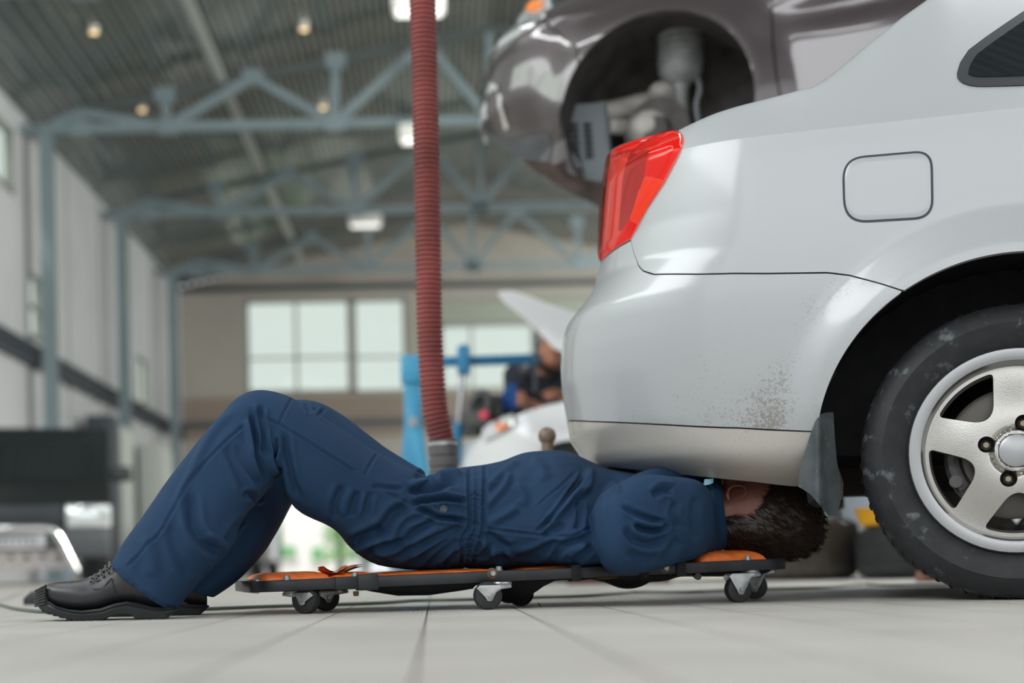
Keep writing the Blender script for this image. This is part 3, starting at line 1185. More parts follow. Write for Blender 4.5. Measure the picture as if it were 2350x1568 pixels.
def paint(name, col, dirt_z, metal=0.12, rough=0.38, dcol=(0.17, 0.135, 0.10), band=0.0):
    """metallic paint with clear coat; speckled road dirt thickens below dirt_z (height band)"""
    m = mat(name, col, rough, metal, coat=0.6)
    m.node_tree.nodes['Principled BSDF'].inputs['Coat Roughness'].default_value = 0.10
    nt = m.node_tree
    b = nt.nodes['Principled BSDF']
    tc = nt.nodes.new('ShaderNodeTexCoord')
    sp = nt.nodes.new('ShaderNodeSeparateXYZ')
    nt.links.new(tc.outputs['Object'], sp.inputs[0])
    n1 = nt.nodes.new('ShaderNodeTexNoise')
    n1.inputs['Scale'].default_value = 170
    n1.inputs['Detail'].default_value = 9
    n1.inputs['Roughness'].default_value = 0.75
    nt.links.new(tc.outputs['Object'], n1.inputs['Vector'])
    n2 = nt.nodes.new('ShaderNodeTexNoise')
    n2.inputs['Scale'].default_value = 6
    n2.inputs['Detail'].default_value = 5
    nt.links.new(tc.outputs['Object'], n2.inputs['Vector'])
    # speck: fine noise over a threshold eased by broad noise and by low height
    zr = nt.nodes.new('ShaderNodeMapRange')
    zr.inputs['From Min'].default_value = dirt_z[1]
    zr.inputs['From Max'].default_value = dirt_z[0]
    zr.inputs['To Min'].default_value = 0
    zr.inputs['To Max'].default_value = 0.19
    nt.links.new(sp.outputs['Z'], zr.inputs['Value'])
    a = nt.nodes.new('ShaderNodeMath')
    a.operation = 'MULTIPLY_ADD'
    a.inputs[1].default_value = 0.45
    nt.links.new(n2.outputs['Fac'], a.inputs[0])
    nt.links.new(zr.outputs[0], a.inputs[2])
    # road dirt thrown up in a band round the wheel opening
    vz = nt.nodes.new('ShaderNodeVectorMath')
    vz.operation = 'MULTIPLY_ADD'
    vz.inputs[1].default_value = (1, 0, 1)
    vz.inputs[2].default_value = (0, 0, -0.30)
    nt.links.new(tc.outputs['Object'], vz.inputs[0])
    ln = nt.nodes.new('ShaderNodeVectorMath')
    ln.operation = 'LENGTH'
    nt.links.new(vz.outputs[0], ln.inputs[0])
    b1 = nt.nodes.new('ShaderNodeMapRange')
    b1.interpolation_type = 'SMOOTHSTEP'
    b1.inputs['From Min'].default_value = 0.425
    b1.inputs['From Max'].default_value = 0.475
    nt.links.new(ln.outputs['Value'], b1.inputs['Value'])
    b2 = nt.nodes.new('ShaderNodeMapRange')
    b2.interpolation_type = 'SMOOTHSTEP'
    b2.inputs['From Min'].default_value = 0.56
    b2.inputs['From Max'].default_value = 0.49
    nt.links.new(ln.outputs['Value'], b2.inputs['Value'])
    b3 = nt.nodes.new('ShaderNodeMath')
    b3.operation = 'MULTIPLY'
    nt.links.new(b1.outputs[0], b3.inputs[0])
    nt.links.new(b2.outputs[0], b3.inputs[1])
    b4 = nt.nodes.new('ShaderNodeMath')
    b4.operation = 'MULTIPLY_ADD'
    b4.inputs[1].default_value = band
    nt.links.new(b3.outputs[0], b4.inputs[0])
    nt.links.new(a.outputs[0], b4.inputs[2])
    a = b4
    s = nt.nodes.new('ShaderNodeMath')
    s.operation = 'ADD'
    nt.links.new(n1.outputs['Fac'], s.inputs[0])
    nt.links.new(a.outputs[0], s.inputs[1])
    r = nt.nodes.new('ShaderNodeMapRange')
    r.inputs['From Min'].default_value = 0.90
    r.inputs['From Max'].default_value = 1.0
    nt.links.new(s.outputs[0], r.inputs['Value'])
    mx = nt.nodes.new('ShaderNodeMix')
    mx.data_type = 'RGBA'
    mx.inputs['A'].default_value = (*col, 1)
    mx.inputs['B'].default_value = (*dcol, 1)
    k = nt.nodes.new('ShaderNodeMath')
    k.operation = 'MULTIPLY'
    k.inputs[1].default_value = 0.62
    nt.links.new(r.outputs[0], k.inputs[0])
    nt.links.new(k.outputs[0], mx.inputs['Factor'])
    nt.links.new(mx.outputs['Result'], b.inputs['Base Color'])
    ro = nt.nodes.new('ShaderNodeMapRange')
    ro.inputs['To Min'].default_value = 0.6
    ro.inputs['To Max'].default_value = 0.1
    nt.links.new(r.outputs[0], ro.inputs['Value'])
    nt.links.new(ro.outputs[0], b.inputs['Coat Weight'])
    return m


M_SILVER = paint('silver_paint', (0.435, 0.455, 0.465), (0.25, 0.62))
M_BUMPER = paint('silver_paint_splashed', (0.435, 0.455, 0.465), (0.20, 0.60), band=0.125)
M_SKIRT = paint('silver_paint_dusty', (0.50, 0.475, 0.43), (0.15, 0.52), metal=0.1, rough=0.45)
M_GAP = mat('panel_gap_black', (0.012, 0.012, 0.014), 0.6)
M_RUB = mat('black_rubber_trim', (0.028, 0.032, 0.036), 0.45)
M_GLASS = mat('tinted_glass', (0.012, 0.016, 0.018), 0.03, 0.0, coat=0.5)
M_TYRE = mat('tyre_rubber', (0.014, 0.0155, 0.018), 0.6, noise=(30, 0.35), dirt=((0.13, 0.15, 0.16), 18, 0.57), bump=(90, 0.25))
M_ALLOY = mat('dirty_alloy', (0.50, 0.485, 0.455), 0.36, 0.95, dirt=((0.10, 0.075, 0.05), 150, 0.62), bump=(300, 0.15))
M_RIMLIP = mat('alloy_lip', (0.38, 0.385, 0.39), 0.36, 0.9, dirt=((0.16, 0.12, 0.08), 60, 0.66))
M_BRAKE = mat('brake_steel', (0.12, 0.11, 0.10), 0.4, 0.7)
M_DARK = mat('dark_undercoat', (0.012, 0.012, 0.013), 0.8, noise=(20, 0.4))
M_RUST = mat('rusty_steel', (0.13, 0.085, 0.05), 0.7, 0.3, noise=(40, 0.4))

car = empty('car', 'dusty silver saloon car with red tail light, rear wheel on the floor above the mechanic', 'car', SO, -YAW)

S = silver.inv
seam_px = [(1381, 602), (1392, 589), (1412, 573), (1448, 552), (1456, 585), (1464, 608), (1476, 622), (1500, 630), (1600, 629.5), (1760, 628), (1900, 626), (1950, 632), (2010, 648), (2078, 670)]
seam = silver.invs(seam_px)
arch_r = 0.389


def arch_out(p):
    """negative outside the wheel openings"""
    d = np.minimum(np.hypot(p[:, 0], p[:, 1] - WZ), np.hypot(p[:, 0] - 2.6, p[:, 1] - WZ))
    return arch_r - d


s_end = 3.2 + 0.5
s_min = float(silver.R(0.6)) + 0.47 - 0.6 * math.pi / 2 + 0.001
g = 0.0017
seam_l = [(s_min, seam[0][1])] + seam + [(seam[-1][0] + 0.02, seam[-1][1] - 0.02)]
upper = [(x, z + g) for x, z in seam_l] + [(0.0, 0.5), (0.30, 0.40), (0.40, 0.27), (0.46, 0.225), (2.2, 0.225), (2.3, 0.30), (2.6, 0.5), (2.95, 0.3), (s_end, 0.24), (s_end, 0.982), (s_min, 0.982)]
low_px = [(1305, 966), (1360, 968), (1500, 974), (1700, 983), (1856, 991)]
low = silver.invs(low_px)
low_l = [(s_min, low[0][1])] + low + [(low[-1][0] + 0.12, low[-1][1] - 0.004)]
bump_ = [(x, z - g) for x, z in seam_l] + [(seam[-1][0] + 0.06, 0.5), (-0.30, low_l[-1][1])] + [(x, z + g) for x, z in low_l[::-1]]
bot_px = [(1400, 1072), (1500, 1083), (1650, 1098), (1740, 1107), (1832, 1117)]
bot = silver.invs(bot_px)
bot_l = [(s_min, bot[0][1] + 0.03), (bot[0][0] - 0.35, bot[0][1] + 0.01)] + bot + [(bot[-1][0] + 0.06, bot[-1][1])]
skirt = [(x, z - g) for x, z in low_l] + bot_l[::-1]

for far, lab in ((False, None), (True, None)):
    f = lambda p, res, o=0.0, **k: silver.patch(p, res, o, extra=arch_out, far=far, rim=0.02, **k)
    f(upper, (0.010, 0.010)).build('side_panel', M_SILVER, car)
    f(bump_, (0.010, 0.009)).build('rear_bumper', M_BUMPER, car)
    f(skirt, (0.010, 0.007)).build('bumper_skirt', M_SKIRT, car)
# dark backing just inside the gaps
for far in (False, True):
    silver.patch([(s_min, 0.50), (-0.44, 0.50), (-0.44, 0.70), (s_min, 0.70)], 0.02, -0.012, rim=0, far=far).build('gap_backing', M_GAP, car)
    silver.patch([(s_min, 0.32), (-0.47, 0.32), (-0.47, 0.42), (s_min, 0.42)], 0.02, -0.012, rim=0, far=far).build('gap_backing', M_GAP, car)

sv = sorted(set(list(np.linspace(s_min, -0.3, 70)) + list(np.linspace(-0.3, 0.4, 36)) + list(np.linspace(0.4, s_end, 50))))
silver.top(sv, MB()).build('roof_and_deck', M_SILVER, car)
# rear screen, windscreen and far side glass
for u0, u1 in ((-0.44, -0.02), (1.66, 2.2)):
    mb = MB()
    rows = []
    for u in np.linspace(u0, u1, 10):
        d = float(s_dtop(u)) + 0.02
        row = []
        for q in np.linspace(0.14, 1.86, 15):
            qq = q if q <= 1 else 2 - q
            w = d + (0.84 - d) * qq
            z = float(s_ztop(u)) + 0.05 * (1 - (1 - qq) ** 2) + 0.006
            row.append(silver.world(*(np.array([x]) for x in (u, w if q <= 1 else 1.68 - w, z)))[0])
        rows.append(row)
    mb.sheet(rows)
    mb.build('screen_glass', M_GLASS, car)

# side windows: seal, then glass
win_o = [(2197, 180), (2196, 168), (2203, 146), (2222, 117), (2262, 87), (2310, 54), (2352, 26)]
win_b = [(2352, 197), (2300, 199), (2245, 200), (2226, 198), (2211, 193), (2202, 187)]
wo = silver.invs(win_o)
wb_ = silver.invs(win_b)
ext_t = [(0.28, 1.335), (0.6, 1.372), (1.2, 1.37), (1.55, 1.31), (1.9, 1.12), (1.98, 1.02)]
ext_b = [(1.6, 1.0), (0.8, wb_[0][1] - 0.002)]
wpoly = wo + ext_t + ext_b + wb_


def shrink(poly, d):
    sd = sd_poly(poly)
    return lambda p: sd(p) + d


for far in (False, True):
    silver.patch(wpoly, 0.010, 0.003, rim=0.012, far=far).build('window_seal', M_RUB, car)
    A = np.array(wpoly)
    sd = shrink(wpoly, 0.021)
    pil = lambda p: np.maximum(sd(p), np.maximum(0.03 - np.abs(p[:, 0] - 0.34), 0.03 - np.abs(p[:, 0] - 1.05)))
    clip_patch(pil, (A[:, 0].min(), A[:, 1].min(), A[:, 0].max(), A[:, 1].max()), 0.010, lambda p, o: silver.surf(p[:, 0], p[:, 1], 0.0045 + o, far), rim=0.004).build('side_glass', M_GLASS, car)

# fuel flap: dark ring gap with the flap inside

def rrect_px(corners, rad, n=7):
    """rounded quadrilateral in photo pixels"""
    out = []
    m = len(corners)
    for i in range(m):
        p0, p1, p2 = (np.array(corners[(i + k - 1) % m], float) for k in range(3))
        a, b = p0 - p1, p2 - p1
        a, b = a / np.linalg.norm(a), b / np.linalg.norm(b)
        r = rad[i] if hasattr(rad, '__len__') else rad
        s_, e_ = p1 + a * r, p1 + b * r
        for k in range(n + 1):
            t = k / n
            out.append(tuple((1 - t) ** 2 * s_ + 2 * t * (1 - t) * p1 + t * t * e_))
    return out


flap_px = rrect_px([(1932, 362), (2140, 344), (2143, 502), (1936, 514)], [52, 42, 46, 56])
fp = silver.invs(flap_px)
silver.patch(fp, 0.006, 0.0012, rim=0.003).build('flap_gap', mat('flap_gap_blue_black', (0.03, 0.04, 0.06), 0.5), car)
sdf_f = sd_poly(fp)
A = np.array(fp)
clip_patch(lambda p: sdf_f(p) + 0.0046, (A[:, 0].min(), A[:, 1].min(), A[:, 0].max(), A[:, 1].max()), 0.005, lambda p, o: silver.surf(p[:, 0], p[:, 1], 0.0026 + o - 0.0012 * sstep(-0.012, -0.0046, sdf_f(p))), rim=0.004).build('fuel_flap', M_SILVER, car)

# tail light: reflector body under a red lens
tl_px = [(1402, 352), (1407, 345), (1418, 337), (1450, 325), (1500, 311), (1546, 300), (1558, 303), (1567, 312), (1570, 324), (1565, 341), (1550, 372), (1526, 418), (1505, 450),
         (1487, 477), (1466, 517), (1448, 549), (1430, 560), (1410, 572), (1390, 590), (1381, 601), (1384, 540), (1388, 480), (1394, 425), (1399, 385)]
tp = silver.invs(tl_px)
M_LENS = pane_mat('red_lens', (0.92, 0.30, 0.26), 0.06)
M_HOUS = mat('lamp_chamber_pale', (0.92, 0.72, 0.68), 0.4, 0.2)
M_HRED = mat('lamp_chamber_red', (0.85, 0.05, 0.03), 0.4)
M_HDARK = mat('lamp_chamber_dark', (0.42, 0.13, 0.12), 0.5)
M_HORA = mat('lamp_reflector_orange', (1.0, 0.36, 0.08), 0.3)
tl = silver.patch(tp, 0.006, 0.0012, rim=0.01).build('tail_light', M_HOUS, car)
inner = [([(1447, 352), (1490, 345), (1493, 350), (1482, 410), (1466, 440), (1445, 512), (1432, 530), (1420, 530), (1430, 420)], M_HDARK, 0.0016),
         ([(1493, 345), (1562, 318), (1566, 326), (1560, 345), (1523, 414), (1480, 404)], M_HRED, 0.0018),
         ([(1480, 406), (1521, 416), (1500, 455), (1480, 490), (1463, 512), (1447, 502), (1462, 460)], M_HORA, 0.0020),
         ([(1446, 505), (1462, 514), (1447, 545), (1412, 568), (1420, 545)], M_HRED, 0.0022),
         ([(1412, 345), (1545, 306), (1560, 312), (1500, 336), (1450, 346), (1416, 356)], M_HRED, 0.0024)]
for poly, mm, off in inner:
    silver.patch(silver.invs(poly), 0.006, off, rim=0.001).build('reflector', mm, tl)
sdt = sd_poly(tp)
A = np.array(tp)
clip_patch(sdt, (A[:, 0].min(), A[:, 1].min(), A[:, 0].max(), A[:, 1].max()), 0.005,
           lambda p, o: silver.surf(p[:, 0], p[:, 1], 0.0045 + 0.011 * (1 - (1 - np.clip(-sdt(p) / 0.022, 0, 1)) ** 2) + o), rim=0.004).build('lens', M_LENS, tl)

# wheel arch liner, underbody, inner sides
for uc in (0.0, 2.6):
    for far in (False, True):
        mb = MB()
        rows = []
        for k in range(25):
            t = math.pi * (1.12 - 1.24 * k / 24)
            row = []
            for w in np.linspace(0.012, 0.33, 5):
                r_ = arch_r + 0.012 + 0.02 * min(w / 0.08, 1)
                ww = w if not far else 1.68 - w
                row.append(silver.world(*(np.array([x]) for x in (uc + r_ * math.cos(t), ww, max(WZ + r_ * math.sin(t), 0.2))))[0])
            rows.append(row)
        mb.sheet(rows)
        c = silver.world(*(np.array([x]) for x in (uc, 0.33 if not far else 1.35, WZ)))[0]
        ring = [c]
        V = [c] + [silver.world(*(np.array([x]) for x in (uc + 0.42 * math.cos(t), 0.33 if not far else 1.35, max(WZ + 0.42 * math.sin(t), 0.33))))[0] for t in np.linspace(-0.4, math.pi + 0.4, 24)]
        mb.add(V, [(0, i, i + 1) for i in range(1, 24)])
        mb.build('arch_liner', M_DARK, car)
mb = MB()


def cb(u0, u1, w0, w1, z0, z1, m=None):
    (m or mb).prism([silver.world(*(np.array([x]) for x in (u, w, z0)))[0] for u, w in ((u0, w0), (u1, w0), (u1, w1), (u0, w1))], (0, 0, z1 - z0))


cb(-0.62, -0.42, 0.15, 1.53, 0.46, 0.52)
cb(-0.42, 0.42, 0.42, 1.26, 0.40, 0.48)
cb(0.45, 2.15, 0.06, 1.62, 0.22, 0.30)
cb(2.15, 3.2, 0.42, 1.26, 0.24, 0.34)
mb.build('underbody', M_DARK, car)
mb = MB()
a, b = (silver.world(*(np.array([x]) for x in (0.0, w, WZ - 0.03)))[0] for w in (0.2, 1.48))
mb.tube([a, b], 0.035, 12)
mb.build('rear_axle', M_DARK, car)
# brown box section seen behind the flap, under the sill
mb = MB()
cb(-0.62, -0.05, 0.55, 0.65, 0.245, 0.31)
mb.build('exhaust_box', mat('sooty_brown', (0.06, 0.045, 0.035), 0.8), car)

# mud flap: curved rubber sheet
fl_out = [(1898, 948), (1913, 948), (1916, 1000), (1921, 1060), (1929, 1100), (1933, 1140), (1926, 1165), (1921, 1184), (1903, 1186), (1882, 1160), (1858, 1133), (1832, 1117),
          (1836, 1085), (1848, 1040), (1860, 1000), (1872, 968), (1884, 952)]


def fl_map(p, o):
    q = []
    for x, y in p:
        w = 0.012 + 0.05 * max(0, (x - 1860) / 70) ** 1.5 + 0.02 * max(0, (y - 1000) / 180) - 0.018 * math.exp(-((x - 1880) / 14) ** 2)
        u, z = silver.at_w(x, y, w)
        q.append(silver.world(*(np.array([t]) for t in (u, w - o - 0.012, z)))[0])
    return np.array(q)


sdm = sd_poly(fl_out)
clip_patch(sdm, (1828, 944, 1938, 1190), 3.0, fl_map, back=0.006).build('mud_flap', mat('mud_flap_rubber', (0.075, 0.09, 0.095), 0.5, noise=(25, 0.3), dirt=((0.26, 0.22, 0.15), 28, 0.62)), car)
mb = MB()
fl2 = [(1916, 1062), (1926, 1080), (1935, 1110), (1934, 1140), (1926, 1150), (1915, 1120)]
mb.prism([silver.world(*(np.array([t]) for t in (silver.at_w(x, y, 0.08)[0], 0.09, silver.at_w(x, y, 0.08)[1])))[0] for x, y in fl2], silver.l * 0.02)
mb.build('flap_bracket', M_RUST, car)

# tow ball on its neck
bc = P(1255.5, 1001, 3.95)
mb = MB().ball(bc, 0.0252, 24)
mb.tube([bc + [0, 0, -0.02], bc + [0.001, 0, -0.052]], [0.0165, 0.0165], 20)
mb.lathe([(0.0, 0.0), (0.024, 0), (0.024, -0.012), (0.0, -0.012)], bc + np.array([0, 0, -0.052]), (0, 0, 1), 20)
mb.tube(spline([bc + [0.0, 0, -0.058], bc + [0.01, 0, -0.10], bc + [0.10, -0.02, -0.14], bc + [0.35, -0.06, -0.10], bc + [0.6, -0.08, 0.0]], 6), 0.018, 14)
mb.build('tow_ball', mat('weathered_ball_steel', (0.25, 0.19, 0.14), 0.5, 0.5, noise=(60, 0.25)), car)


# ------------------------------------------------------------------ road wheel
def road_wheel(parent, c, ax):
    X, U, A = frame_of(ax)

    def at(x, y, z):
        return c + np.multiply.outer(x, X) + np.multiply.outer(y, U) + np.multiply.outer(z, A)
    mb = MB()
    tyre(mb, c, ax, WR_T, 0.19, 0.204)
    t = mb.build('tyre', M_TYRE, parent)
    # shoulder sipes
    sp = MB()
    for k in range(64):
        th = 2 * math.pi * (k + 0.3) / 64
        d = np.array([math.cos(th), math.sin(th)])
        q = np.array([-math.sin(th), math.cos(th)])
        pts = []
        for r_, z_, s_ in ((WR_T - 0.006, -0.019, 0), (WR_T - 0.0015, -0.03, 0.002), (WR_T + 0.0008, -0.046, 0.006), (WR_T + 0.0008, -0.075, 0.012)):
            e = d * r_ + q * s_
            pts.append(at(e[0], e[1], z_))
        sp.tube(pts, [0.0012, 0.0022, 0.0026, 0.0024], 6)
    sp.build('tread_sipes', M_GAP, t)
    # rim barrel and lip
    rim = MB().lathe([(0.2055, -0.014), (0.207, -0.004), (0.2045, 0.002), (0.190, 0.0035), (0.182, 0.001), (0.1785, -0.006), (0.176, -0.018), (0.172, -0.03), (0.170, -0.16),
                      (0.20, -0.17), (0.205, -0.165), (0.175, -0.15), (0.178, -0.03), (0.19, -0.012)], c, ax, 72, closed=True).build('rim', M_RIMLIP, parent)
    # spoked face: five windows cut in a dished disc, four bolt wells
    angs = [math.radians(a) for a in (92, 164, 236, 308, 20)]
    lugs = [math.radians(a) for a in (75, 165, 255, 345)]

    def sd(p):
        x, y = p[:, 0], p[:, 1]
        r = np.hypot(x, y)
        out = np.full(len(p), -1.0)
        for i in range(5):
            a, b = angs[i], angs[(i + 1) % 5]
            # inside window: right of spoke a's edge, left of spoke b's edge, within outer radius
            da = 0.0335 - (-math.sin(a) * x + math.cos(a) * y) + 0.05 * np.clip(0.165 - r, 0, 1)
            db = 0.0335 - (math.sin(b) * x - math.cos(b) * y) + 0.05 * np.clip(0.165 - r, 0, 1)
            ro = r - 0.1655
            k = 0.022
            m = np.maximum(da, db)
            h = np.clip(0.5 + 0.5 * (da - db) / (2.2 * k), 0, 1)
            m = db * (1 - h) + da * h + 2.2 * k * h * (1 - h)
            h = np.clip(0.5 + 0.5 * (m - ro) / (0.5 * k), 0, 1)
            win = ro * (1 - h) + m * h + 0.5 * k * h * (1 - h)
            mid = (x * math.cos((a + ((b - a) % (2 * math.pi)) / 2)) + y * math.sin((a + ((b - a) % (2 * math.pi)) / 2)))
            win = np.where(mid > 0, win, 1.0)
            out = np.maximum(out, -win)
        for t_ in lugs:
            out = np.maximum(out, 0.0165 - np.hypot(x - 0.0575 * math.cos(t_), y - 0.0575 * math.sin(t_)))
        return np.maximum(out, r - 0.176)

    def fm(p, o):
        r = np.hypot(p[:, 0], p[:, 1])
        z = -0.028 + 0.020 * sstep(0.178, 0.06, r) - 0.010 * sstep(0.052, 0.045, r) + 0.012 * sstep(0.046, 0.040, r) - 0.004 * sstep(0.0335, 0.0325, r)
        return at(p[:, 0], p[:, 1], z + o)
    face = MB()
    clip_patch(sd, (-0.178, -0.178, 0.178, 0.178), 0.0032, fm, rim=0.004, mb=face)
    sd2 = lambda p: sd(p) + 0.0
    clip_patch(sd2, (-0.178, -0.178, 0.178, 0.178), 0.0045, lambda p, o: fm(p, o - 0.004), rim=0.026, mb=face)
    fc = face.build('spoke_face', M_ALLOY, parent, fix=False)
    # inner ring step between spokes
    MB().lathe([(0.1655, -0.030), (0.1615, -0.036), (0.160, -0.05), (0.168, -0.05)], c, ax, 72, closed=True).build('rim_step', M_ALLOY, rim)
    MB().lathe([(0.0, -0.001), (0.028, -0.0015), (0.0325, -0.004), (0.0325, -0.02), (0.0, -0.02)], c, ax, 40).build('centre_cap', mat('cap_silver', (0.42, 0.43, 0.44), 0.38, 0.6), fc)
    for t_ in lugs:
        q = at(0.0575 * math.cos(t_), 0.0575 * math.sin(t_), 0.0)
        MB().lathe([(0.0168, -0.010), (0.0168, -0.045), (0.0, -0.045)], q, ax, 24).build('bolt_well', M_GAP, fc)
        MB().lathe([(0.0, -0.020), (0.006, -0.020), (0.0065, -0.024), (0.0085, -0.026), (0.0105, -0.028), (0.0105, -0.044)], q, ax, 6).build('wheel_bolt', mat('bolt_steel', (0.30, 0.26, 0.2), 0.4, 0.8), fc)
    MB().lathe([(0.04, -0.085), (0.06, -0.08), (0.125, -0.078), (0.135, -0.082), (0.135, -0.10), (0.05, -0.11)], c, ax, 64, closed=True).build('brake_disc', M_BRAKE, parent)
    cal = MB()
    cal.tube([at(0.118 * math.cos(math.radians(t)), 0.118 * math.sin(math.radians(t)), -0.078) for t in range(152, 222, 8)], 0.018, 10)
    for th in (166, 206):
        e = math.radians(th)
        cal.cyl(at(0.126 * math.cos(e), 0.126 * math.sin(e), -0.088), at(0.126 * math.cos(e), 0.126 * math.sin(e), -0.056), 0.013, 14)
    cal.build('brake_caliper', mat('caliper_grey', (0.085, 0.085, 0.085), 0.5, 0.4, noise=(40, 0.3)), parent)
    return t


wh_c = silver.world(*(np.array([x]) for x in (0.0, 0.0, WZ)))[0]
for uc, w, sgn in ((0.0, 0.012, -1), (2.6, 0.012, -1), (0.0, 1.668, 1), (2.6, 1.668, 1)):
    c = silver.world(*(np.array([x]) for x in (uc, w, WZ)))[0]
    hub = MB().lathe([(0.0, -0.09), (0.05, -0.09), (0.05, -0.14), (0.0, -0.14)], c, sgn * silver.l, 24).build('wheel', M_DARK, car)
    road_wheel(hub, c, sgn * silver.l)
# ------------------------------------------------------------------ the creeper
def GD(px, py):
    """distance at which the floor is seen at a photo pixel"""
    r = RAY(px, py)
    return CAM_H / -r[2]


M_CRAIL = mat('worn_black_paint', (0.022, 0.024, 0.027), 0.42, 0.2, dirt=((0.33, 0.32, 0.31), 55, 0.66), noise=(14, 0.4))
M_ZINC = mat('zinc_plate', (0.42, 0.43, 0.43), 0.35, 0.7, noise=(40, 0.25))
M_ORANGE = mat('orange_vinyl', (0.88, 0.19, 0.03), 0.4, noise=(8, 0.08), bump=(60, 0.15))
M_LINING = mat('black_lining_cloth', (0.012, 0.012, 0.013), 0.85)
M_CWHEEL = mat('caster_rubber', (0.022, 0.022, 0.024), 0.55, noise=(40, 0.3))

CA, CB = P(593, 1347.5, 2.80), P(1822, 1293.5, 3.08)
CX = (CB - CA)
CLEN = np.linalg.norm(CX)
CX = CX / CLEN
CY = np.array([-CX[1], CX[0], 0.0])
CY /= np.linalg.norm(CY)
CZ = np.cross(CX, CY)
CW = 0.40
creeper = empty('mechanic_creeper', 'low black framed creeper with orange pads and small casters under the lying mechanic', 'creeper',
                ((CA + CB)[0] / 2, (CA + CB)[1] / 2 + 0.19, 0))


def C3(x, y, z):
    return CA + x * CX + y * CY + z * CZ


def cx_at(px):
    """place along the near rail seen at pixel column px"""
    lo, hi = -0.1, CLEN + 0.1
    for _ in range(40):
        m = (lo + hi) / 2
        if PIX(C3(m, 0, 0))[0] < px:
            lo = m
        else:
            hi = m
    return lo


def sweep(mb, path, w, h):
    """rectangular bar along path points (x, y) in the creeper plane"""
    R = []
    n = len(path)
    for i, (x, y) in enumerate(path):
        a, b = path[max(i - 1, 0)], path[min(i + 1, n - 1)]
        d = np.array([b[0] - a[0], b[1] - a[1]])
        d /= np.linalg.norm(d)
        q = np.array([-d[1], d[0]])
        R.append([C3(x + q[0] * s * w / 2, y + q[1] * s * w / 2, t * h / 2) for s, t in ((-1, -1), (1, -1), (1, 1), (-1, 1))])
    return mb.rings(R)


def arc(cx, cy, r, a0, a1, n=8):
    return [(cx + r * math.cos(math.radians(a0 + (a1 - a0) * k / n)), cy + r * math.sin(math.radians(a0 + (a1 - a0) * k / n))) for k in range(n + 1)]


HR = 0.0225
xs_sl = (cx_at(770), cx_at(868))
r = 0.055
# leg end frame: a rounded U; head frame: a longer rounded U
sweep(MB(), [(xs_sl[1] - 0.02, 0.012)] + [(0.06, 0.012)] + arc(r, 0.012 + r, r, 270, 180)[1:] + arc(r, CW - 0.012 - r, r, 180, 90) + [(xs_sl[1] - 0.02, CW - 0.012)], 0.022, HR).build('leg_end_frame', M_CRAIL, creeper, bevel=0.003)
sweep(MB(), [(xs_sl[0] + 0.02, 0.012), (CLEN - r - 0.005, 0.012)] + arc(CLEN - r - 0.005, 0.012 + r, r, 270, 360)[1:] + arc(CLEN - r - 0.005, CW - 0.012 - r, r, 0, 90) + [(xs_sl[0] + 0.02, CW - 0.012)], 0.024, HR + 0.001).build('main_frame', M_CRAIL, creeper, bevel=0.003)
for y in (0.012, CW - 0.012):
    mb = MB()
    sweep(mb, [(xs_sl[0] + 0.045, y), (xs_sl[1], y)], 0.032, HR + 0.010)
    sweep(mb, [(xs_sl[0], y), (xs_sl[0] + 0.05, y)], 0.027, HR + 0.003)
    mb.build('joint_sleeve', M_CRAIL, creeper, bevel=0.002)
# end lips of the bent channel
for x in (0.0,):
    mb = MB()
    for z in (-1, 1):
        mb.tube([C3(0.006 + 0.02 * 0, yy, z * HR * 0.46) for yy in (0.06, 0.2, 0.34)], 0.004, 8)
    mb.build('channel_lip', M_ZINC, creeper)
for x in (0.14, 0.40, 0.62, 0.84, 1.06):
    sweep(MB(), [(x, 0.02), (x, CW - 0.02)], 0.02, 0.012).build('cross_bar', M_CRAIL, creeper)

# pads
for x0, x1, z0, z1, nm, dip in ((cx_at(612), cx_at(766), -0.008, 0.026, 'leg_pad', 0), (cx_at(770), cx_at(872), -0.008, 0.021, 'leg_pad', 0), (cx_at(868), cx_at(1172), -0.014, 0.018, 'seat_pad', 0),
                                (cx_at(1190), cx_at(1600), -0.016, 0.018, 'back_pad', 0), (cx_at(1618), cx_at(1778), -0.018, 0.0335, 'head_pad', 0)):
    rows = []
    n = 26
    R = []
    prof = []
    L = x1 - x0
    for i in range(n + 1):
        t = i / n
        e = (1 - abs(2 * t - 1) ** 6) ** 0.5
        hh = (z1 - z0) / 2 * max(e, 0.02)
        zc = (z0 + z1) / 2
        ring = []
        y0, y1 = 0.032, CW - 0.032
        for k in range(28):
            a = 2 * math.pi * k / 28
            ca, sa = math.cos(a), math.sin(a)
            ring.append(C3(x0 + L * t, (y0 + y1) / 2 + (y1 - y0) / 2 * math.copysign(abs(ca) ** 0.35, ca), zc + hh * math.copysign(abs(sa) ** 0.6, sa) + 0.0012 * math.sin(23 * t + 9 * ca)))
        R.append(ring)
    MB().rings(R).build(nm, M_ORANGE, creeper)
# loose strap ends near the leg pads
rows = []
for t in np.linspace(0, 1, 9):
    z = 0.022 + 0.012 * abs(2 * t - 1) ** 2
    rows.append([C3(cx_at(752) + t * 0.05, y, z + 0.002 * math.sin(30 * y)) for y in (0.04, 0.08, 0.12)])
mb = MB().sheet(rows)
mb.sheet([[p + np.array([0, 0, -0.004]) for p in q[::-1]] for q in rows])
mb.build('pad_flap', M_ORANGE, creeper)
rows = []
for t in np.linspace(0, 1, 9):
    z = 0.024 + 0.013 * math.sin(1.3 * t)
    rows.append([C3(cx_at(812) + t * 0.045, y, z) for y in (0.10, 0.16, 0.22)])
mb = MB().sheet(rows)
mb.sheet([[p + np.array([0, 0, -0.004]) for p in q[::-1]] for q in rows])
mb.build('pad_flap', M_ORANGE, creeper)

